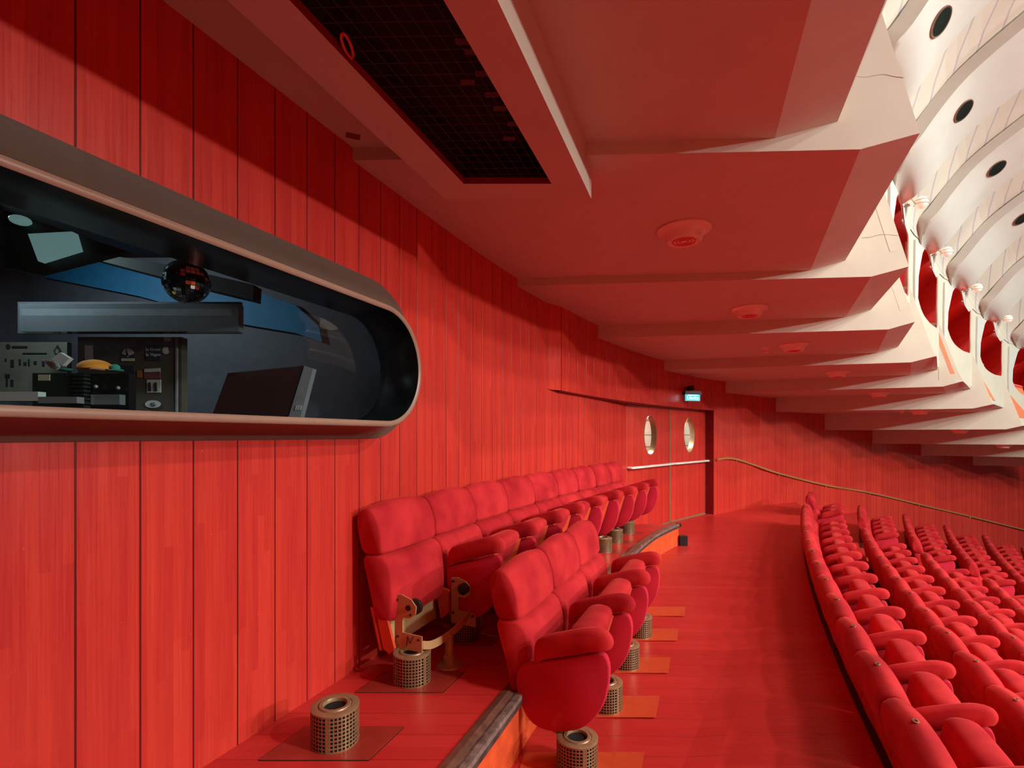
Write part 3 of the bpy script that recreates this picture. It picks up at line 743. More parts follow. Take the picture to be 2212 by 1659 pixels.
mb = MB(); mb.loft([[PP(x, .043, z) for x, z in ((-.10, .032), (.10, .032), (.10, .046), (-.10, .046))], [PP(x, .045, z) for x, z in ((-.10, .032), (.10, .032), (.10, .046), (-.10, .046))]]); mb.build('light_strip', M['sign_text'], t)
t = thing('spotlight', 'small black spotlight on the wall just over the exit sign', 'spotlight', bx + Vector((0, 0, zc + .2)))
mb = MB(); mb.tube([PP(-.03, -.12, .165), PP(-.03, -.02, .17), PP(.04, .02, .18)], [.03, .045, .04], 12); mb.build('lamp_head', M['black'], t, smooth=60)
mb = MB(); mb.tube([PP(-.02, -.14, .15), PP(-.02, -.04, .14)], .012, 8); mb.build('bracket', M['black'], t)

# brass handrail down the far wall
pix = [(1549, 993), (1570, 990), (1593, 993), (1630, 1005), (1685, 1023.5), (1786, 1048.6), (1881, 1065), (1987, 1090), (2097, 1116), (2230, 1149)]
farl = FAR
def wall_depth(r):
    for a, b in zip(farl, farl[1:]):
        dx, dy = b[0] - a[0], b[1] - a[1]; den = dx - r * dy
        if abs(den) > 1e-6:
            tt = (r * a[1] - a[0]) / den
            if -1e-6 <= tt <= 1.000001: return a[1] + tt * dy
    return farl[0][1]
pts = []
for px, py in pix:
    r = (px - 1106) / F; Y = wall_depth(r) - .09; pts.append(tuple(wp(px, py, Y)))
t = thing('handrail', 'brass handrail sloping down along the far panelled wall', 'handrail', pts[0])
mb = MB(); mb.tube(crline(pts, 60), .024, 10); mb.build('rail', M['brass'], t, smooth=True)
for j in (2, 4, 5, 6, 7, 8):
    p = Vector(pts[j]); mb = MB(); mb.tube([p, p + Vector((-.03, .0, -.05)), p + Vector((-.06, .10, -.05))], .008, 6); mb.build('bracket', M['brass'], t)

# ------------------------------------------------------------------ theatre seats
W = .575
def side_loft(mb, prof, x0, x1, n=36, endk=.10, bulge=0., edge=.02, top=None, lean=0.):
    ring = cr(prof, n); cy = sum(p[0] for p in ring) / n; cz = sum(p[1] for p in ring) / n
    w = (x1 - x0); rings = []
    es = [(0, 1 - endk * 1.9), (edge * .22, 1 - endk * .9), (edge * .6, 1 - endk * .35), (edge, 1 - endk * .12)]
    xs = [(x0 + a, s) for a, s in es]
    inner = [x0 + edge + (w - 2 * edge) * i / 9 for i in range(1, 9)] if w > .2 else [x0 + w / 2]
    xs += [(x, 1.) for x in inner] + [(x1 - a, s) for a, s in es[::-1]]
    for x, s in xs:
        h = (x - (x0 + x1) / 2) / (w / 2); bq = max(0., 1 - h ** 4); b2 = math.cos(h * PI / 2)
        r = []
        for y, z in ring:
            yy, zz = cy + (y - cy) * s, cz + (z - cz) * s
            if bulge: yy += bulge * bq * (1 if y > cy else .25)
            if top: zz += top * (b2 ** 1.3 - .35) * max(0., (z - cz) / .13)
            r.append((x, yy, zz))
        rings.append(r)
    mb.loft(rings)
HEAD = [(-.035, .662), (-.03, .70), (-.04, .78), (-.075, .87), (-.115, .912), (-.16, .905), (-.195, .86), (-.185, .76), (-.155, .665), (-.10, .652)]
BACK = [(-.03, .648), (.01, .60), (.03, .50), (.03, .40), (.015, .29), (-.02, .235), (-.06, .24), (-.09, .40), (-.135, .55), (-.155, .645), (-.09, .656)]
SIDE = [(.062, .36), (.064, .465), (.11, .487), (.25, .53), (.40, .578), (.44, .53), (.437, .43), (.405, .32), (.33, .22), (.22, .168), (.11, .157), (.075, .175), (.062, .27)]
ARM = [(.062, .47), (.06, .51), (.07, .572), (.12, .612), (.24, .655), (.36, .688), (.43, .682), (.458, .64), (.445, .60), (.40, .588), (.24, .54), (.10, .492), (.07, .474)]
CUSH = [(.15, .25), (.17, .212), (.22, .222), (.255, .31), (.295, .44), (.335, .565), (.342, .605), (.325, .635), (.27, .645), (.215, .625), (.195, .57), (.165, .40)]
SIDE_END = [(-.03, .36), (-.01, .44), (.10, .485), (.25, .53), (.40, .578), (.44, .53), (.437, .43), (.405, .32), (.33, .22), (.22, .168), (.11, .157), (.035, .19), (-.01, .27)]
def seat_parts(t, near=True, bare=False):
    mb = MB(); side_loft(mb, HEAD, -W / 2 + .008, W / 2 - .008, 32, .045, .016, .03, .026); mb.build('headrest', M['velvet'], t, smooth=60, origin='local')
    bk = BACK if not bare else [(y, z if z > .45 else .45 + (z - .45) * .55) for y, z in BACK]
    mb = MB(); side_loft(mb, bk, -W / 2 + .008, W / 2 - .008, 36, .05, .03, .05); mb.build('backrest', M['velvet'], t, smooth=60, origin='local')
    def panel(x, sd=SIDE):
        mb = MB(); side_loft(mb, sd, x - .022, x + .022, 44, .02, 0, .012); p = mb.build('side_panel', M['velvet_side'], t, smooth=60, origin='local')
        mb = MB(); side_loft(mb, ARM, x - .034, x + .034, 40, .13, 0, .026); a = mb.build('armrest', M['velvet'], p, smooth=60, origin='local')
    panel(-W / 2)
    if near: panel(W / 2, SIDE_END)
    if not bare:
        mb = MB(); side_loft(mb, CUSH, -W / 2 + .062, W / 2 - .062, 40, .08, .012, .05); c = mb.build('seat_cushion', M['velvet'], t, smooth=60, origin='local')
        mb = MB(); x0, x1 = -W / 2 + .072, W / 2 - .072
        sb = [(.226, .235), (.284, .40), (.338, .58), (.349, .58), (.296, .40), (.238, .235)]
        mb.loft([[(x, y, z) for y, z in sb] for x in (x0, x1)]); mb.build('seat_board', M['seatboard'], t, origin='local')
    mb = MB(); pm = rot_t(0, Vector((0, .13, 0)))
    mb.lathe([(.06, 0), (.058, .010), (.032, .014), (.030, .06), (.022, .07), (.022, .30 if not bare else .14)], 18, pm); mb.build('post', M['post'], t, smooth=50, origin='local')
def eyelet(t):
    mb = MB(); mb.lathe([(.016, .926), (.015, .930), (.009, .931), (.008, .925)], 12, Matrix.Translation((0, -.135, .004)) @ Matrix.Diagonal((1.25, .8, 1, 1)))
    mb.build('eyelet', M['bronze'], t, smooth=True, origin='local')
def seat_at(p, fdir, z): return (p[0], p[1], z), math.atan2(fdir[1], fdir[0]) - PI / 2

# master seats (the first of each kind is itself placed)
def rotz_of(f): return math.atan2(f[1], f[0]) - PI / 2
# --- row along the panelled wall
wallpts = [(wl(u, 0).x, wl(u, 0).y) for u in [i * .1 for i in range(0, int(U1 * 10))]] + arc[:10] + [tuple(Vector(arc[9]).lerp(Vector(DOOR_L), f)) for f in (.2, .4, .6, .8, 1.)]
dense = [wallpts[0]]
for a, b in zip(wallpts, wallpts[1:]):
    for j in range(1, 6): dense.append((a[0] + (b[0] - a[0]) * j / 5, a[1] + (b[1] - a[1]) * j / 5))
offp = []
for i, p in enumerate(dense):
    a = dense[max(i - 24, 0)]; b = dense[min(i + 24, len(dense) - 1)]; l = math.hypot(b[0] - a[0], b[1] - a[1]); tx, ty = (b[0] - a[0]) / l, (b[1] - a[1]) / l
    offp.append((p[0] + ty * .235, p[1] - tx * .235, tx, ty))
cum = [0.]
for a, b in zip(offp, offp[1:]): cum.append(cum[-1] + math.hypot(b[0] - a[0], b[1] - a[1]))
i0 = min(range(len(offp)), key=lambda i: abs(offp[i][1] - 2.70)); s0 = cum[i0]
def on_row(s):
    i = max(j for j in range(len(cum) - 1) if cum[j] <= s); f = (s - cum[i]) / (cum[i + 1] - cum[i])
    return tuple(a + (b - a) * f for a, b in zip(offp[i], offp[i + 1]))
G1 = 'red velvet seats in the row along the panelled wall'
proto = None; bare_t = None; wall_seats = []
for i in range(9):
    x, y, tx, ty = on_row(s0 + W * (i + .5)); f = (ty, -tx); rz = rotz_of(f)
    if i == 0:
        t = thing('theatre_seat', 'damaged red velvet seat at the near end of the wall row, missing its cushion', 'seat', (x, y, .3), rz, G1); bare_t = t
        continue
    lab = f'red velvet tip-up seat, {ORD[i]} from the near end of the row along the panelled wall'
    if i == 8: lab = 'red velvet tip-up seat at the far end of the wall row, beside the doors'
    if proto is None:
        t = proto = thing('theatre_seat', lab, 'seat', (x, y, .3), rz, G1); seat_parts(t, False)
    else: t = dup(proto, (x, y, .3), rz, lab)
    wall_seats.append(t)
# the bare first seat: exposed boards and steel
t = bare_t; t['group'] = G1
mb = MB(); side_loft(mb, HEAD, -W / 2 + .008, W / 2 - .008, 32, .045, .016, .03, .026); mb.build('headrest', M['velvet'], t, smooth=60, origin='local')
BB = [(-.03, .648), (.01, .60), (.03, .50), (.035, .40), (.03, .33), (.0, .30), (-.07, .31), (-.10, .42), (-.135, .55), (-.155, .645), (-.09, .656)]
mb = MB(); side_loft(mb, BB, -W / 2 + .008, W / 2 - .008, 36, .05, .03, .05); mb.build('backrest', M['velvet'], t, smooth=60, origin='local')
def slab(pts, x0, x1): 
    mb = MB(); mb.loft([[(x, y, z) for y, z in pts] for x in (x0, x1)]); return mb
slab([(-.075, .37), (-.005, .345), (.05, .17), (.02, .135), (-.02, .16)], W / 2 - .03, W / 2 - .012).build('side_board', M['seatboard'], t, origin='local')
slab([(-.105, .37), (-.088, .37), (-.03, .15), (-.045, .145)], W / 2 - .03, W / 2 - .012).build('rear_board', M['seatboard'], t, origin='local')
slab([(-.01, .36), (.085, .34), (.085, .20), (.03, .155)], -W / 2 + .034, -W / 2 + .05).build('wood_cheek', M['seatboard'], t, origin='local')
mb = MB(); mb.box(-W / 2 + .03, W / 2 - .035, .0, .006, .15, .33, Matrix.Translation((0, .0, .0)) @ Matrix.Rotation(.12, 4, 'X')); mb.build('back_plate', M['cream_metal'], t, origin='local')
def cplate(x, th, m=1.):
    pts = [(.03, .08), (.03, .36), (.075, .365), (.135, .345), (.165, .31), (.16, .27), (.125, .245), (.08, .245), (.08, .165), (.20, .16), (.20, .075)]
    return slab(pts, x, x + th)
br = cplate(W / 2 - .05, .006); br.v = [v + Vector((0, 0, .085)) for v in br.v]; br = br.build('hinge_bracket', M['cream_metal'], t, origin='local')
mb = MB(); mb.lathe([(.042, 0), (.042, .022), (.001, .022)], 22, Matrix.Translation((W / 2 - .075, .145, .39)) @ Matrix.Rotation(PI / 2, 4, 'Y')); mb.build('pivot_bush', M['black'], br, smooth=50, origin='local')
mb = MB(); mb.lathe([(.015, 0), (.015, .008), (.001, .008)], 14, Matrix.Translation((W / 2 - .046, .118, .385)) @ Matrix.Rotation(PI / 2, 4, 'Y'))
for (y, z) in ((.048, .42), (.05, .225), (.18, .225), (.13, .35)): mb.lathe([(.006, 0), (.006, .007), (.001, .007)], 10, Matrix.Translation((W / 2 - .046, y, z)) @ Matrix.Rotation(PI / 2, 4, 'Y'))
mb.build('bolt_heads', M['black'], br, origin='local')['kind'] = 'stuff'
mb = MB(); xm = W / 2 - .0425
for a, b in (((.105, .18), (.112, .235)), ((.112, .235), (.128, .20)), ((.128, .20), (.150, .24))): mb.tube([(xm, *a), (xm, *b)], .0018, 5)
mb.build('pen_mark', M['ink'], br, origin='local')
mb = MB(); path = crline([(W / 2 - .05, .20, .20), (.18, .225, .185), (.05, .235, .18), (-.12, .24, .195), (-W / 2 + .05, .235, .225)], 16)
rings = []
for i, p in enumerate(path): rings.append([(p[0], p[1] - .003, p[2] - .022), (p[0], p[1] + .003, p[2] - .022), (p[0], p[1] + .003, p[2] + .022), (p[0], p[1] - .003, p[2] + .022)])
mb.loft(rings); mb.build('support_bar', M['cream_metal'], t, origin='local')
mb = MB(); mb.lathe([(.075, 0), (.072, .008), (.036, .012), (.033, .055), (.024, .06), (.024, .18)], 20, rot_t(0, Vector((.0, .225, 0)))); mb.build('post', M['post'], t, smooth=50, origin='local')
# bracket left on the outer face of the next seat's side panel (seat 2 keeps a near panel of its own)
t2 = wall_seats[0]
mb = MB(); side_loft(mb, SIDE, W / 2 - .022, W / 2 + .022, 44, .02, 0, .012); pnl = mb.build('side_panel', M['velvet_side'], t2, smooth=60, origin='local')
mb = MB(); side_loft(mb, ARM, W / 2 - .034, W / 2 + .034, 40, .13, 0, .026); mb.build('armrest', M['velvet'], pnl, smooth=60, origin='local')
mb = cplate(W / 2 + .024, .006); mb.v = [Vector((v.x, v.y + .07, v.z + .055)) for v in mb.v]; mb.build('hinge_bracket', M['cream_metal'], t2, origin='local')
mb = MB(); mb.lathe([(.034, 0), (.034, .03), (.02, .036), (.001, .036)], 22, Matrix.Translation((W / 2 + .03, .195, .36)) @ Matrix.Rotation(PI / 2, 4, 'Y')); mb.build('pivot_bush', M['black'], t2, smooth=50, origin='local')
mb = MB()
for (y, z) in ((.115, .395), (.115, .20), (.25, .195)): mb.lathe([(.008, 0), (.008, .007), (.001, .007)], 10, Matrix.Translation((W / 2 + .03, y, z)) @ Matrix.Rotation(PI / 2, 4, 'Y'))
mb.build('bolt_heads', M['black'], t2, origin='local')['kind'] = 'stuff'

# --- row of three below the platform
tr = (.40, .9165); fr = (.9165, -.40)
G2 = 'three red velvet seats below the platform edge'
p3 = None; LAB3 = ['nearest red velvet seat of the row of three below the platform edge', 'middle red velvet seat of the row of three below the platform edge', 'farthest red velvet seat of the row of three below the platform edge']
for i in range(3):
    x = .055 + tr[0] * W * (i + .5); y = 2.56 + tr[1] * W * (i + .5); rz = rotz_of(fr)
    if i == 0:
        t = thing('theatre_seat', LAB3[0], 'seat', (x, y, 0), rz, G2); seat_parts(t, True)
    else: t = dup(wall_seats[1], (x, y, 0), rz, LAB3[i], G2)
# --- curved rows on the seating tiers
G3 = 'red velvet seats in the curved rows below the aisle'
sr_n = None; sr = None
def proj(p): return 1106 + F * p[0] / p[1], 940 + F * (EYE - p[2]) / p[1]
def stretch(Y, off):
    sl = .351 + .0288 * Y; return 1 / (1 - off * .0288 / (1 + sl * sl) ** 1.5)
ROWN = ['first', 'second', 'third', 'fourth', 'fifth', 'sixth', 'seventh', 'eighth', 'ninth']
for k in range(0, 8):
    z = -.52 - .4 * k; off = .14 + .87 * k
    for block in (0, 1):
        lst = []
        if block == 0:
            Yc = None; n = 22
            # walk from the far end of the near block toward the camera
            Y = 9.02
            for i in range(n):
                t = rowdir(Y); st = t[1] * W * stretch(Y, off)
                Yb = Y - st; ym = Y - st / 2; lst.append((ym, i)); Y = Yb
            lst = lst[::-1]
        else:
            Y = 10.22; cnt = (2, 4, 7, 9, 11, 12, 13, 14)[k]
            # rows farther from the aisle start a little earlier along the base curve so the steps stay straight
            Y = 10.05 + .36 * k * .87 + .05
            for i in range(cnt):
                t = rowdir(Y); st = t[1] * W * stretch(Y, off); lst.append((Y + st / 2, i)); Y += st
        if block == 0:
            sh = .40 * .87 * k
            lst = [(ym + sh, i) for ym, i in lst]
        vis = []
        for ym, i in lst:
            x, y = rowpt(ym, off)
            if y < .6: continue
            ok = False
            t = rowdir(ym); f = (t[1], -t[0])
            for dz, fy in ((.92, -.15), (.7, .4), (.6, 0.)):
                u, v = proj((x + f[0] * fy, y + f[1] * fy, z + dz))
                if -10 < u < 2400 and v < 1780: ok = True
            if ok: vis.append((x, y, f, i))
        for j, (x, y, f, i) in enumerate(vis):
            nm = 'near block' if block == 0 else 'far block'
            if block == 0:
                q = len(vis) - 1 - j; lab = f'{ORD[q]} red velvet seat before the steps in the {ROWN[k]} curved row below the aisle' if q else f'red velvet end seat beside the steps in the {ROWN[k]} curved row below the aisle'
            else:
                lab = f'{ORD[j]} red velvet seat beyond the steps in the {ROWN[k]} curved row below the aisle' if j else f'red velvet end seat just beyond the steps in the {ROWN[k]} curved row'
            nearp = block == 1 and i == 0
            if nearp:
                if sr_n is None: sr_n = t = thing('theatre_seat', lab, 'seat', (x, y, z), rotz_of(f), G3); seat_parts(t, True); eyelet(t)
                else: dup(sr_n, (x, y, z), rotz_of(f), lab)
            else:
                if sr is None: sr = t = thing('theatre_seat', lab, 'seat', (x, y, z), rotz_of(f), G3); seat_parts(t, False); eyelet(t)
                else: dup(sr, (x, y, z), rotz_of(f), lab)

# ------------------------------------------------------------------ air outlets in the floor and their plates
def make_vent(label, loc, group):
    t = thing('floor_air_vent', label, 'vent', loc, 0, group); R, H = .096, .155
    mb = MB(); n = 38
    for q in range(n):
        a0 = 2 * PI * q / n; a1 = a0 + 2 * PI / n * .34
        mb.loft([[(R * math.cos(a), R * math.sin(a), z), ((R + .002) * math.cos(a), (R + .002) * math.sin(a), z)] for a in (a0, a1) for z in (0,)] and
                [[(R * math.cos(a0), R * math.sin(a0), z), ((R + .002) * math.cos(a0), (R + .002) * math.sin(a0), z), ((R + .002) * math.cos(a1), (R + .002) * math.sin(a1), z), (R * math.cos(a1), R * math.sin(a1), z)] for z in (0, H - .006)])
    for j in range(10):
        z = .004 + j * .0158
        mb.lathe([(R, z - .0027), (R + .003, z - .0027), (R + .003, z + .0027), (R, z + .0027), (R, z - .0027)], 44, caps=False)
    mb.box(-.006, .006, -R - .0035, -R + .002, 0, H - .004)
    mb.build('basket', M['gold'], t, origin='local')
    mb = MB(); mb.lathe([(R + .003, H - .010), (R + .004, H - .003), (R - .002, H), (.070, H), (.068, H - .004), (.064, H + .003), (.050, H + .003), (.047, H - .004), (.047, H - .03)], 40, caps=False); mb.build('lid', M['lid'], t, smooth=40, origin='local')
    mb = MB(); mb.lathe([(.047, H - .028), (.001, H - .034)], 28, caps=False); mb.build('filter', M['grey_mesh'], t, origin='local')
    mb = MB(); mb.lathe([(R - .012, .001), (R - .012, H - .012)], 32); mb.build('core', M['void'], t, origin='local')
    return t
RAD = []
v0 = None; GV1 = 'gold mesh air vents on the platform'; GV2 = 'gold mesh air vents in front of the row of three'
def plat(Y): return -1.475 + .2846 * Y + .0231 * Y * Y
V1 = [(-.752, 2.165), (-.53, 2.70), (-.30, 3.265)] + [(plat(y) , y) for y in (3.82, 4.35, 4.85)] + [(1.02, 5.70), (1.25, 6.20), (1.53, 6.78)]
LV = ['gold mesh air vent with open top on the chipped platform plate', 'gold mesh air vent on the platform in front of the damaged seat', 'shaded gold mesh air vent on the platform behind the curved support bar']
for i, (x, y) in enumerate(V1):
    lab = LV[i] if i < 3 else f'gold mesh air vent on the platform, {ORD[i]} along the wall row from the near end'
    if v0 is None: v0 = make_vent(lab, (x, y, .302), GV1)
    else: dup(v0, (x, y, .302), .4 + .5 * i, lab, GV1)
V2 = [(.313, 2.445), (.55, 3.0), (.785, 3.54), (1.02, 4.08)]
for i, (x, y) in enumerate(V2):
    lab = 'gold mesh air vent on the lower floor in front of the nearest seat' if i == 0 else f'gold mesh air vent, {ORD[i]} from the near end of the row of three'
    dup(v0, (x, y, .002), .2 + .4 * i, lab, GV2)
V2b = V2 + [(1.26, 4.62)]
for i, (x, y) in enumerate(V2b):
    mb = MB(); pts = [(x - .30, y - .115), (x + .265, y - .115), (x + .355, y + .12), (x - .25, y + .12)]
    mb.loft([[(u, v, z) for u, v in pts] for z in (0.0, .004)])
    o = mb.build('floor_plate', M['plate'], origin=Vector((x, y, 0)))
    tag(o, 'orange floor plate under the nearest lower vent' if i == 0 else f'orange floor plate, {ORD[i]} from the near end of the row of three', 'floor plate', 'orange floor plates along the row of three')
for i, (x, y) in enumerate(V1):
    mb = MB(); c, s = .9165, .40
    a = .19 if i > 1 else .25
    pts = [(x - .26, y - .13), (x + .18, y - .13), (x + .27, y + .10), (x - .17, y + .10)] if i < 3 else [(x - .14, y - .12), (x + .19, y - .12), (x + .25, y + .06), (x - .08, y + .06)]
    mb.loft([[(u, v, z) for u, v in pts] for z in (.3, .303)])
    o = mb.build('floor_plate', M['plate_dark'], origin=Vector((x, y, .3)))
    tag(o, 'chipped red floor plate under the platform vent nearest the camera' if i == 0 else f'dark red floor plate under the {ORD[i]} platform vent from the near end', 'floor plate', 'red floor plates on the platform')
    if i < 2:
        mb = MB()
        for q in range(4):
            p0, p1 = Vector(pts[q]), Vector(pts[(q + 1) % 4]); d = (p1 - p0).normalized() * .004; nn_ = Vector((-d.y, d.x))
            mb.loft([[(*(p0 - nn_), z), (*(p1 - nn_), z), (*(p1 + nn_), z), (*(p0 + nn_), z)] for z in (.3005, .3015)])
        struct(mb.build('trim_13', M['black_trim']))

# ------------------------------------------------------------------ booth window
win = thing('window_1', 'long rounded bronze framed control booth window in the red wall', 'window', wl(1.5, FC)); win['kind'] = 'structure'
def outline(uc, zc, r, p): return [wl(u, z, p) for u, z in stadium(uc, zc, r)]
steps = []
for i in range(13):
    f = i / 12; e = f ** 1.0; p = .006 + .250 * f ** 1.3
    c = 1 - (1 - f) ** 2.6                                   # hollow flare from the wall to the rim
    steps.append((FU + (RU - FU) * c, FC + (RC - FC) * c, FR_ + (RRr - FR_) * c, p))
mb = MB(); mb.loft([outline(FU, FC, FR_ + .0, -.0)] + [outline(*s) for s in steps], caps=False, closed=False)
mb.build('window_frame', M['frame'], win, smooth=60)
mb = MB(); mb.loft([outline(RU, RC, RRr, .254), outline(RU, RC, RRr - .006, .262), outline(RU, RC, RRr - .024, .262), outline(RU, RC, RRr - .030, .255)], caps=False, closed=False); mb.build('frame_rim', M['rim'], win, smooth=60)
mb = MB(); mb.loft([outline(RU, RC, RRr - .030, .256), outline(RU, RC, RRr - .032, .0), outline(RU + .02, RC, RRr + .0, -.05)], caps=False, closed=False); mb.build('window_reveal', M['dark'], win, smooth=60)
gp = .03
mb = MB(); pts = stadium(RU, RC, RRr - .031); mb.poly([wl(u, z, gp) for u, z in pts]); mb.build('window_pane', M['pane'], win)
# booth room
def bx_(u0, u1, p0, p1, z0, z1, mb): mb.add([wl(u, z, p) for u in (u0, u1) for p in (p0, p1) for z in (z0, z1)], [(0, 1, 3, 2), (4, 6, 7, 5), (0, 4, 5, 1), (2, 3, 7, 6), (0, 2, 6, 4), (1, 5, 7, 3)])
PB = -2.3
mb = MB(); mb.quad(wl(-1.5, .9, PB), wl(6.0, .9, PB), wl(6.0, 2.9, PB), wl(-1.5, 2.9, PB)); struct(mb.build('wall_booth', M['greywall']))
mb = MB(); mb.quad(wl(-1.5, 2.75, -.02), wl(6., 2.75, -.02), wl(6., 2.75, PB), wl(-1.5, 2.75, PB)); struct(mb.build('ceiling_booth', M['beam']))
mb = MB(); mb.quad(wl(-1.5, 1.0, -.02), wl(6., 1.0, -.02), wl(6., 1.0, PB), wl(-1.5, 1.0, PB)); struct(mb.build('floor_booth', M['maroon']))
mb = MB(); mb.quad(wl(6., .9, -.02), wl(6., .9, PB), wl(6., 2.9, PB), wl(6., 2.9, -.02)); mb.quad(wl(-1.5, .9, -.02), wl(-1.5, .9, PB), wl(-1.5, 2.9, PB), wl(-1.5, 2.9, -.02)); struct(mb.build('wall_booth_end', M['dark']))
PB2 = -3.3
def wb(u, z, p): return Vector((u, -p, z))       # booth frame: u along x, p = minus the depth
XA = Vector((1, 0, 0)); NA = Vector((0, -1, 0))
def bxb(u0, u1, p0, p1, z0, z1, mb): mb.box(u0, u1, -p1, -p0, z0, z1)
def onp(px, py, p): return (px - 1106) / F * -p, EYE + (940 - py) / F * -p, -p
mb = MB(); mb.quad(wb(-3.4, .9, PB2), wb(-.76, .9, PB2), wb(-.76, 2.9, PB2), wb(-3.4, 2.9, PB2)); struct(mb.build('wall_booth_back', M['greywall']))
def card(mb, px0, py0, px1, py1, p, th=.01):
    u0, z1, _ = onp(px0, py0, p); u1, z0, _ = onp(px1, py1, p); bxb(u0, u1, p - th, p, z0, z1, mb); return u0, u1, z0, z1
# blue curved upper wall band
mb = MB(); arcpts = [onp(x, y, PB2 + .02)[:2] for x, y in ((80, 545), (330, 570), (540, 625), (640, 660), (690, 705), (697, 740), (640, 720), (520, 700), (300, 640), (100, 600))]
mb.loft([[wb(u, z, PB2 + .004) for u, z in arcpts], [wb(u, z, PB2 + .03) for u, z in arcpts]]); struct(mb.build('wall_blue', M['blue']))
# dark green beam under the booth ceiling
mb = MB(); bpts = [onp(x, y, -2.5)[:2] for x, y in ((150, 540), (330, 565), (548, 615), (546, 648), (430, 620), (190, 556))]
mb.loft([[wb(u, z, -2.5) for u, z in bpts], [wb(u, z, -2.58) for u, z in bpts]]); struct(mb.build('ceiling_beam', M['beam']))
# panel lights
t = thing('panel_light', 'square teal glowing panel light at the booth ceiling', 'light', wb(*onp(115, 530, -2.0)[:2], -2.0))
mb = MB(); lp = [onp(x, y, -2.0)[:2] for x, y in ((60, 505), (155, 500), (166, 538), (82, 564))]; mb.loft([[wb(u, z, -2.0) for u, z in lp], [wb(u, z, -2.03) for u, z in lp]]); mb.build('light_panel', M['lamp'], t)
mb = MB(); lp = [onp(x, y, -2.02)[:2] for x, y in ((0, 450), (270, 540), (75, 590), (0, 575))]; mb.loft([[wb(u, z, -2.035) for u, z in lp], [wb(u, z, -2.06) for u, z in lp]]); mb.build('ceiling_tray', M['beam'], t)
c = onp(44, 476, -2.0); mb = MB(); mb.sphere(wb(c[0], c[1], -2.0), .022, 14, 8, (1.6, 1.6, .8)); tag(mb.build('downlight', M['lamp'], origin=wb(c[0], c[1], -2.0), smooth=True), 'small round teal downlight beside the booth panel light', 'light')
# mirror ball
pB = -2.2; u, z, Y = onp(403, 609, pB); c = wb(u, z, pB); r = 46 * Y / F
t = thing('mirror_ball', 'mirror ball hanging inside the booth window', 'mirror ball', c)
mb = MB(); nu, nv = 30, 18
for i in range(nv):
    for j in range(nu):
        a0, a1 = PI * i / nv, PI * (i + 1) / nv; b0, b1 = 2 * PI * j / nu, 2 * PI * (j + 1) / nu
        g = .012
        P_ = lambda a, b: c + Vector((math.sin(a) * math.cos(b), math.sin(a) * math.sin(b), math.cos(a))) * r
        mb.quad(P_(a0 + g, b0 + g), P_(a0 + g, b1 - g), P_(a1 - g, b1 - g), P_(a1 - g, b0 + g))
mb.build('facets', M['mirror'], t)
mb = MB(); mb.sphere(c, r * .985, 24, 14); mb.build('core', M['black'], t, smooth=True)
mb = MB(); mb.tube([c + Vector((0, 0, r)), Vector((c.x, c.y, 2.75))], .004, 6); mb.build('cord', M['black'], t)
# wall tube lamp
t = thing('tube_lamp', 'long clear cased fluorescent lamp on the far side of the booth', 'lamp', wb(*onp(280, 690, -2.6)[:2], -2.6))
mb = MB(); card(mb, 42, 656, 515, 716, -2.57, .05); mb.build('diffuser', M['clear'], t)
mb = MB(); card(mb, 50, 668, 500, 682, -2.59, .02); mb.build('tube', M['tube'], t)
mb = MB(); card(mb, 38, 652, 520, 720, -2.62, .018); mb.build('back_tray', M['greywall'], t)
# cabinet with stickers
pC = -2.7
t = thing('equipment_cabinet', 'brown grey equipment cabinet covered in stickers inside the booth', 'cabinet', wb(*onp(290, 900, pC)[:2], pC))
u0, z1, _ = onp(168, 728, pC); u1, _, _ = onp(392, 728, pC); 
mb = MB(); bxb(u0, u1, pC - .05, pC, 1.0, z1, mb); mb.build('body', M['cabinet'], t)
mb = MB(); card(mb, 379, 728, 383, 905, pC + .006, .006); mb.build('edge_trim', M['silver'], t)
def sticker(x0, y0, x1, y1, mat): mb = MB(); card(mb, x0, y0, x1, y1, pC + .004, .004); return mb.build('sticker', M[mat], t)
def cpoly(parent, name, pts, mat, p): mb = MB(); q = [onp(x, y, p)[:2] for x, y in pts]; mb.loft([[wb(u, z, p - .002) for u, z in q], [wb(u, z, p) for u, z in q]]); return mb.build(name, M[mat], parent)
sA = sticker(261, 750, 291, 780, 'stick_dark')
cpoly(sA, 'shell_mark', [(270 + 6 + 13 * math.cos(a), 764 - 12 * math.sin(a)) for a in [i * PI / 8 for i in range(9)]] + [(272, 771), (280, 771)][::-1], 'stick_white', pC + .008)
cpoly(sA, 'caption_bar', [(262, 774), (290, 774), (290, 780), (262, 780)], 'label', pC + .008)
sB = sticker(315, 745, 347, 779, 'stick_dark')
for txt, yy in (('la Grave', 755), ('la Vague', 766)):
    u, z, Y = onp(331, yy, pC + .007); text_mesh(txt, 9.5 * Y / F, M['stick_white'], 'lettering', sB, wb(u, z, pC + .007), XA, (0, 0, 1))
sticker(183, 746, 200, 776, 'stick_white'); sticker(354, 728, 368, 736, 'stick_white')
sticker(260, 789, 290, 823, 'stick_dark'); sticker(296, 800, 306, 816, 'stick_or')
sC = sticker(311, 796, 346, 818, 'stick_red'); cpoly(sC, 'title_bar', [(312, 797), (346, 795), (346, 803), (311, 804)], 'stick_white', pC + .008)
sD = sticker(317, 820, 347, 848, 'stick_white')
for fx in (323, 336): cpoly(sD, 'figure_mark', [(fx - 2, 826), (fx + 2, 826), (fx + 3, 845), (fx - 4, 845)], 'ink', pC + .008)
cpoly(t, 'fruit_mark', [(358 + 8 * math.cos(a), 757 + 8 * math.sin(a)) for a in [i * PI / 7 for i in range(1, 13)]] + [(363, 757)], 'stick_white', pC + .006)
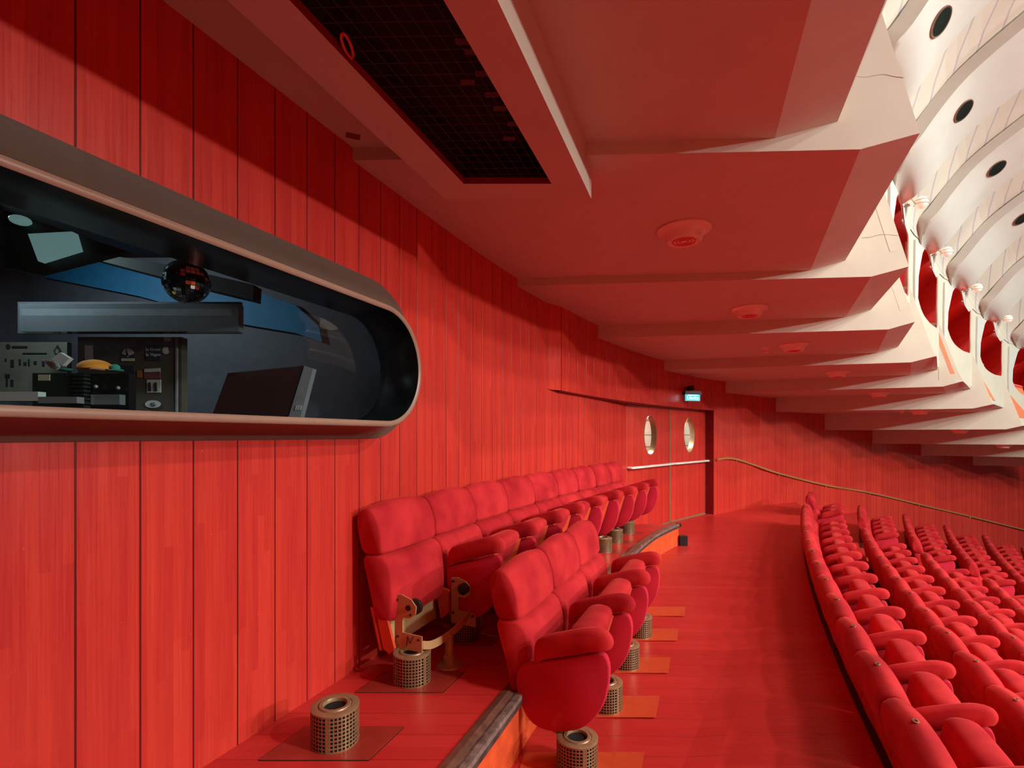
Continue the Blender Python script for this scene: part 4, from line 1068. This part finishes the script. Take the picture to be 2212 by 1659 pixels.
cpoly(t, 'ring_sticker', [(278 + 9 * math.cos(i * PI / 8), 847 + 10 * math.sin(i * PI / 8)) for i in range(16)], 'stick_white', pC + .006)
cpoly(t, 'ring_centre', [(278 + 6 * math.cos(i * PI / 8), 847 + 7 * math.sin(i * PI / 8)) for i in range(16)], 'stick_dark', pC + .009)
sE = cpoly(t, 'oval_sticker', [(330 + 17 * math.cos(i * PI / 10), 873 + 8.5 * math.sin(i * PI / 10)) for i in range(20)], 'stick_white', pC + .006)
u, z, Y = onp(330, 874, pC + .009); text_mesh('45', 12 * Y / F, M['ink'], 'number_mark', sE, wb(u, z, pC + .010), XA, (0, 0, 1))
# notice board with printed lines and a flame emblem
pN = -2.85
t = thing('notice_board', 'grey notice board with printed symbols and a flame emblem in the booth', 'notice board', wb(*onp(70, 790, pN)[:2], pN))
mb = MB(); card(mb, -40, 739, 145, 850, pN, .03); mb.build('board_panel', M['board'], t)
mb = MB()
for x0, y0, x1, y1 in ((25, 747, 58, 751), (48, 762, 100, 764), (10, 774, 13, 780), (22, 777, 29, 792), (40, 776, 44, 788), (50, 782, 56, 788), (60, 776, 63, 790), (72, 780, 78, 786), (90, 778, 95, 790), (10, 808, 20, 815), (12, 818, 16, 834), (22, 820, 28, 834)):
    card(mb, x0, y0, x1, y1, pN + .004, .003)
mb.build('printed_marks', M['ink'], t)
cpoly(t, 'ring_emblem', [(17 + 5 * math.cos(i * PI / 8), 748 + 5 * math.sin(i * PI / 8)) for i in range(16)], 'ink', pN + .004)
cpoly(t, 'flame_emblem', [(124, 744), (129, 752), (132, 758), (129, 765), (123, 767), (117, 764), (115, 757), (119, 753), (121, 748)], 'ink', pN + .004)
cpoly(t, 'flame_heart', [(123, 753), (127, 759), (125, 764), (120, 763), (119, 758)], 'board', pN + .008)
# amplifier with heat sink, plush turtle and folded paper on top
pA = -2.05
t = thing('amplifier', 'dark finned amplifier box with a pale label standing in the booth window', 'amplifier', wb(*onp(150, 880, pA)[:2], pA))
u0, zt_, Y = onp(70, 806, pA); u1 = onp(163, 806, pA)[0]; u2 = onp(186, 806, pA)[0]
mb = MB(); bxb(u0, u1, pA - .07, pA, 1.45, zt_, mb); mb.build('case', M['beam'], t)
mb = MB()
zz = 1.47
while zz < zt_ - .008: bxb(u1, u2, pA - .06, pA + .012, zz, zz + .008, mb); zz += .016
mb.build('heat_sink', M['beam'], t)
mb = MB(); bxb(u1, u2 - .01, pA - .06, pA, 1.45, zt_, mb); mb.build('sink_core', M['black'], t)
mb = MB(); card(mb, 82, 809, 107, 822, pA + .003, .003); mb.build('label_tag', M['label'], t)
t = thing('control_unit', 'dark grey control unit with two knobs beside the amplifier', 'control unit', wb(*onp(240, 880, pA)[:2], pA))
u3 = onp(190, 806, pA)[0]; u4, z4, _ = onp(270, 806, pA)
mb = MB(); bxb(u3, u4, pA - .06, pA - .02, 1.45, z4, mb); mb.build('case', M['black'], t)
for x, y in ((207, 835), (255, 838)):
    u, z, Y = onp(x, y, pA); q = MB(); q.sphere(wb(u, z, pA), .008, 10, 6); q.build('knob', M['silver'], t, smooth=True)
# turtle
uT, zT, Y = onp(185, 789, pA); s = Y / F
t = thing('plush_turtle', 'yellow and teal patchwork plush turtle lying on the amplifier', 'plush toy', wb(uT, zT - 10 * s, pA - .05))
cT = wb(uT, zT - 6 * s, pA - .05)
def dome(parts, half):
    mb = MB(); n = 22; rings = []
    for i in range(8):
        a = PI / 2 * i / 7.05; rings.append([cT + XA * (35 * s * math.cos(a) * math.cos(b)) + NA * (.065 * math.cos(a) * math.sin(b)) + Vector((0, 0, 22 * s * math.sin(a))) for b in [2 * PI * j / n for j in range(n)]])
    mb.loft(rings); return mb
dome(0, 0).build('turtle_shell', M['yellow'], t, smooth=True)
mb = MB(); n = 10; rings = []
for i in range(6):
    a = PI / 2 * (.12 + .62 * i / 5); rings.append([cT + XA * (35.6 * s * math.cos(a) * math.cos(b)) + NA * (.067 * math.cos(a) * math.sin(b)) + Vector((0, 0, 22.5 * s * math.sin(a))) for b in [PI + .25 + .85 * j / n for j in range(n + 1)]])
mb.loft(rings, caps=False, closed=False); mb.build('shell_patch', M['teal'], t, smooth=True)
mb = MB(); mb.sphere(cT + XA * (43 * s) + Vector((0, 0, 4 * s)), 9 * s, 14, 8, (1.1, 1, .9)); mb.build('turtle_head', M['teal'], t, smooth=True)
for du, dp in ((30, .06), (58, .03), (-42, .05)):
    mb = MB(); mb.sphere(cT + XA * (du * s) + NA * dp - Vector((0, 0, 4 * s)), 11 * s, 12, 6, (1.5, .9, .32)); mb.build('flipper', M['pink'] if du == 30 else M['teal'], t, smooth=True)
mb = MB(); c1 = [(88, 776), (112, 797), (117, 790), (110, 780)]; q = [onp(x, y, pA - .02)[:2] for x, y in c1]; mb.loft([[wb(u, z, pA - .02) for u, z in q], [wb(u, z, pA - .05) for u, z in q]])
q = [onp(x, y, pA)[:2] for x, y in ((110, 776), (129, 761), (150, 774), (134, 790))]; mb.loft([[wb(u, z, pA) for u, z in q], [wb(u, z, pA - .02) for u, z in q]])
tag(mb.build('folded_paper', M['paper']), 'folded white paper propped beside the plush turtle', 'paper')
# papers along the sill, monitor
pS = -1.75
mb = MB(); card(mb, -30, 846, 82, 866, pS, .03); tag(mb.build('paper_stack', M['paper']), 'white papers lying low at the near end of the booth sill', 'paper')
mb = MB(); card(mb, 82, 857, 166, 871, pS, .03); tag(mb.build('card_box', M['silver']), 'flat grey box lying on the booth sill beside the white papers', 'box')
mb = MB(); card(mb, 196, 852, 258, 874, pS - .2, .03); tag(mb.build('plastic_case', M['clear']), 'small clear plastic case lying in front of the control unit', 'case')
pM = -2.85
t = thing('monitor', 'dark maroon monitor seen from behind with a pale side edge in the booth', 'monitor', wb(*onp(560, 890, pM)[:2], pM))
def mpoly(name, pts, mat, p0, p1):
    mb = MB(); q = [onp(x, y, p0)[:2] for x, y in pts]; mb.loft([[wb(u, z, p0) for u, z in q], [wb(u, z, p1) for u, z in q]]); return mb.build(name, M[mat], t)
mpoly('screen_back', [(455, 905), (492, 806), (655, 790), (620, 905)], 'maroon', pM, pM - .03)
e = mpoly('side_edge', [(622, 905), (657, 790), (676, 796), (648, 905)], 'silver', pM + .004, pM - .05)
for q in range(3): cpoly(e, 'vent_mark', [(637 + q * 5, 886), (640 + q * 5, 886), (638 + q * 5, 876), (641 + q * 5, 876)][:2] + [(642 + q * 5, 876), (639 + q * 5, 876)], 'stick_white', pM + .008)
def onw(px, py, p):
    r = (px - 1106) / F; a0 = W0.x + N22.x * p; b0 = N22.y * p
    u = (r * b0 - a0) / (T22.x - r * T22.y); Y = u * T22.y + b0
    return u, EYE + (940 - py) * Y / F, Y
# glass reflection of the textured edge, modelled as a beaded line
t = thing('beaded_reflection', 'modelled beaded reflection curving round the inner end of the booth window', 'cord', wl(*onw(830, 780, -.02)[:2], -.02))  # no real cord, stands in for the reflection in the glass
bp_ = crline([(762, 650), (785, 692), (808, 735), (824, 780), (833, 825), (832, 862), (818, 890), (795, 905)], 70); mb = MB()
for x, y in bp_:
    u, z, Y = onw(x, y, -.03); mb.sphere(wl(u, z, -.03), .0042, 6, 4)
mb.build('reflection_beads', M['silver'], t)['kind'] = 'stuff'
mb = MB(); mb.tube([wl(*onw(x + 6, y, -.03)[:2], -.03) for x, y in bp_], .003, 6); mb.build('reflection_line', M['black'], t)
for (x, y, w_, h_) in ((500, 757, 5, 14), (570, 757, 4, 12), (460, 760, 3, 4)):
    pass

# ------------------------------------------------------------------ lights
def area(name, loc, target, size, power, col=(.87, .95, .87), size_y=None, shape='DISK'):
    L_ = bpy.data.lights.new(name, 'AREA'); L_.energy = power; L_.color = col; L_.size = size; L_.shape = shape
    if size_y: L_.shape = 'RECTANGLE'; L_.size_y = size_y
    o = bpy.data.objects.new(name, L_); C.objects.link(o); o.location = loc
    o.rotation_euler = (Vector(target) - Vector(loc)).to_track_quat('-Z', 'Y').to_euler(); return o
tgt = (0, 5, 1.5)
for i, (x, y, z, sz, p) in enumerate(((17, -4.5, 5.6, .4, 900), (13, -5, 6.6, .4, 740), (13.5, -4.4, 8.0, .45, 850), (12.5, -5.2, 9.4, .45, 820), (14, -4, 11.5, .5, 1000), (22, -1.4, 6.2, .5, 900))):
    area('hall_lamp', (x, y, z), tgt, sz, p)
area('hall_ceiling_light', (11, 5, 12), (7, 7, -1), 6., 3800, (.92, .95, .86), 6.)
area('stage_side_fill', (21, -4, 8.5), (9, 8, 2.5), 5, 750, (.90, .95, .87), 3.)  # soft fill added to brighten the ribs and vaults
for k in range(2, 9):
    P = bay(k)[6]; area('box_fill', P(.75, 1.72, -.16), P(.5, 1.0, -.62), .12, 9, (1, .95, .88))  # unseen fill lights added to brighten the red box interiors
l1 = Vector((*DOOR_M, 2.9)) + dn * .9
area('lobby_light', l1, l1 - Vector((0, 0, 1)) + dn * .3, .8, 170, (1, .96, .84))
area('booth_light', (-2.5, 2.35, 2.70), (-1.7, 2.9, 1.5), .12, 8, (.75, .93, 1.))
wd = bpy.data.worlds.new('hall_air'); S.world = wd; wd.use_nodes = True
bg = wd.node_tree.nodes['Background']; bg.inputs[0].default_value = (1, .93, .85, 1); bg.inputs[1].default_value = .035

# ------------------------------------------------------------------ camera
cam = bpy.data.cameras.new('camera'); co = bpy.data.objects.new('camera', cam); C.objects.link(co)
co.location = (0, 0, EYE); co.rotation_euler = (PI / 2, 0, 0)
cam.sensor_width = 36; cam.lens = 36 * F / 2212; cam.shift_y = (940 - 829.5) / 2212; cam.clip_start = .02
S.camera = co
S.view_settings.view_transform = 'Standard'; S.view_settings.look = 'None'; S.view_settings.gamma = 1; S.view_settings.exposure = 0
S.view_settings.use_curve_mapping = False
S.cycles.max_bounces = 10; S.cycles.diffuse_bounces = 6
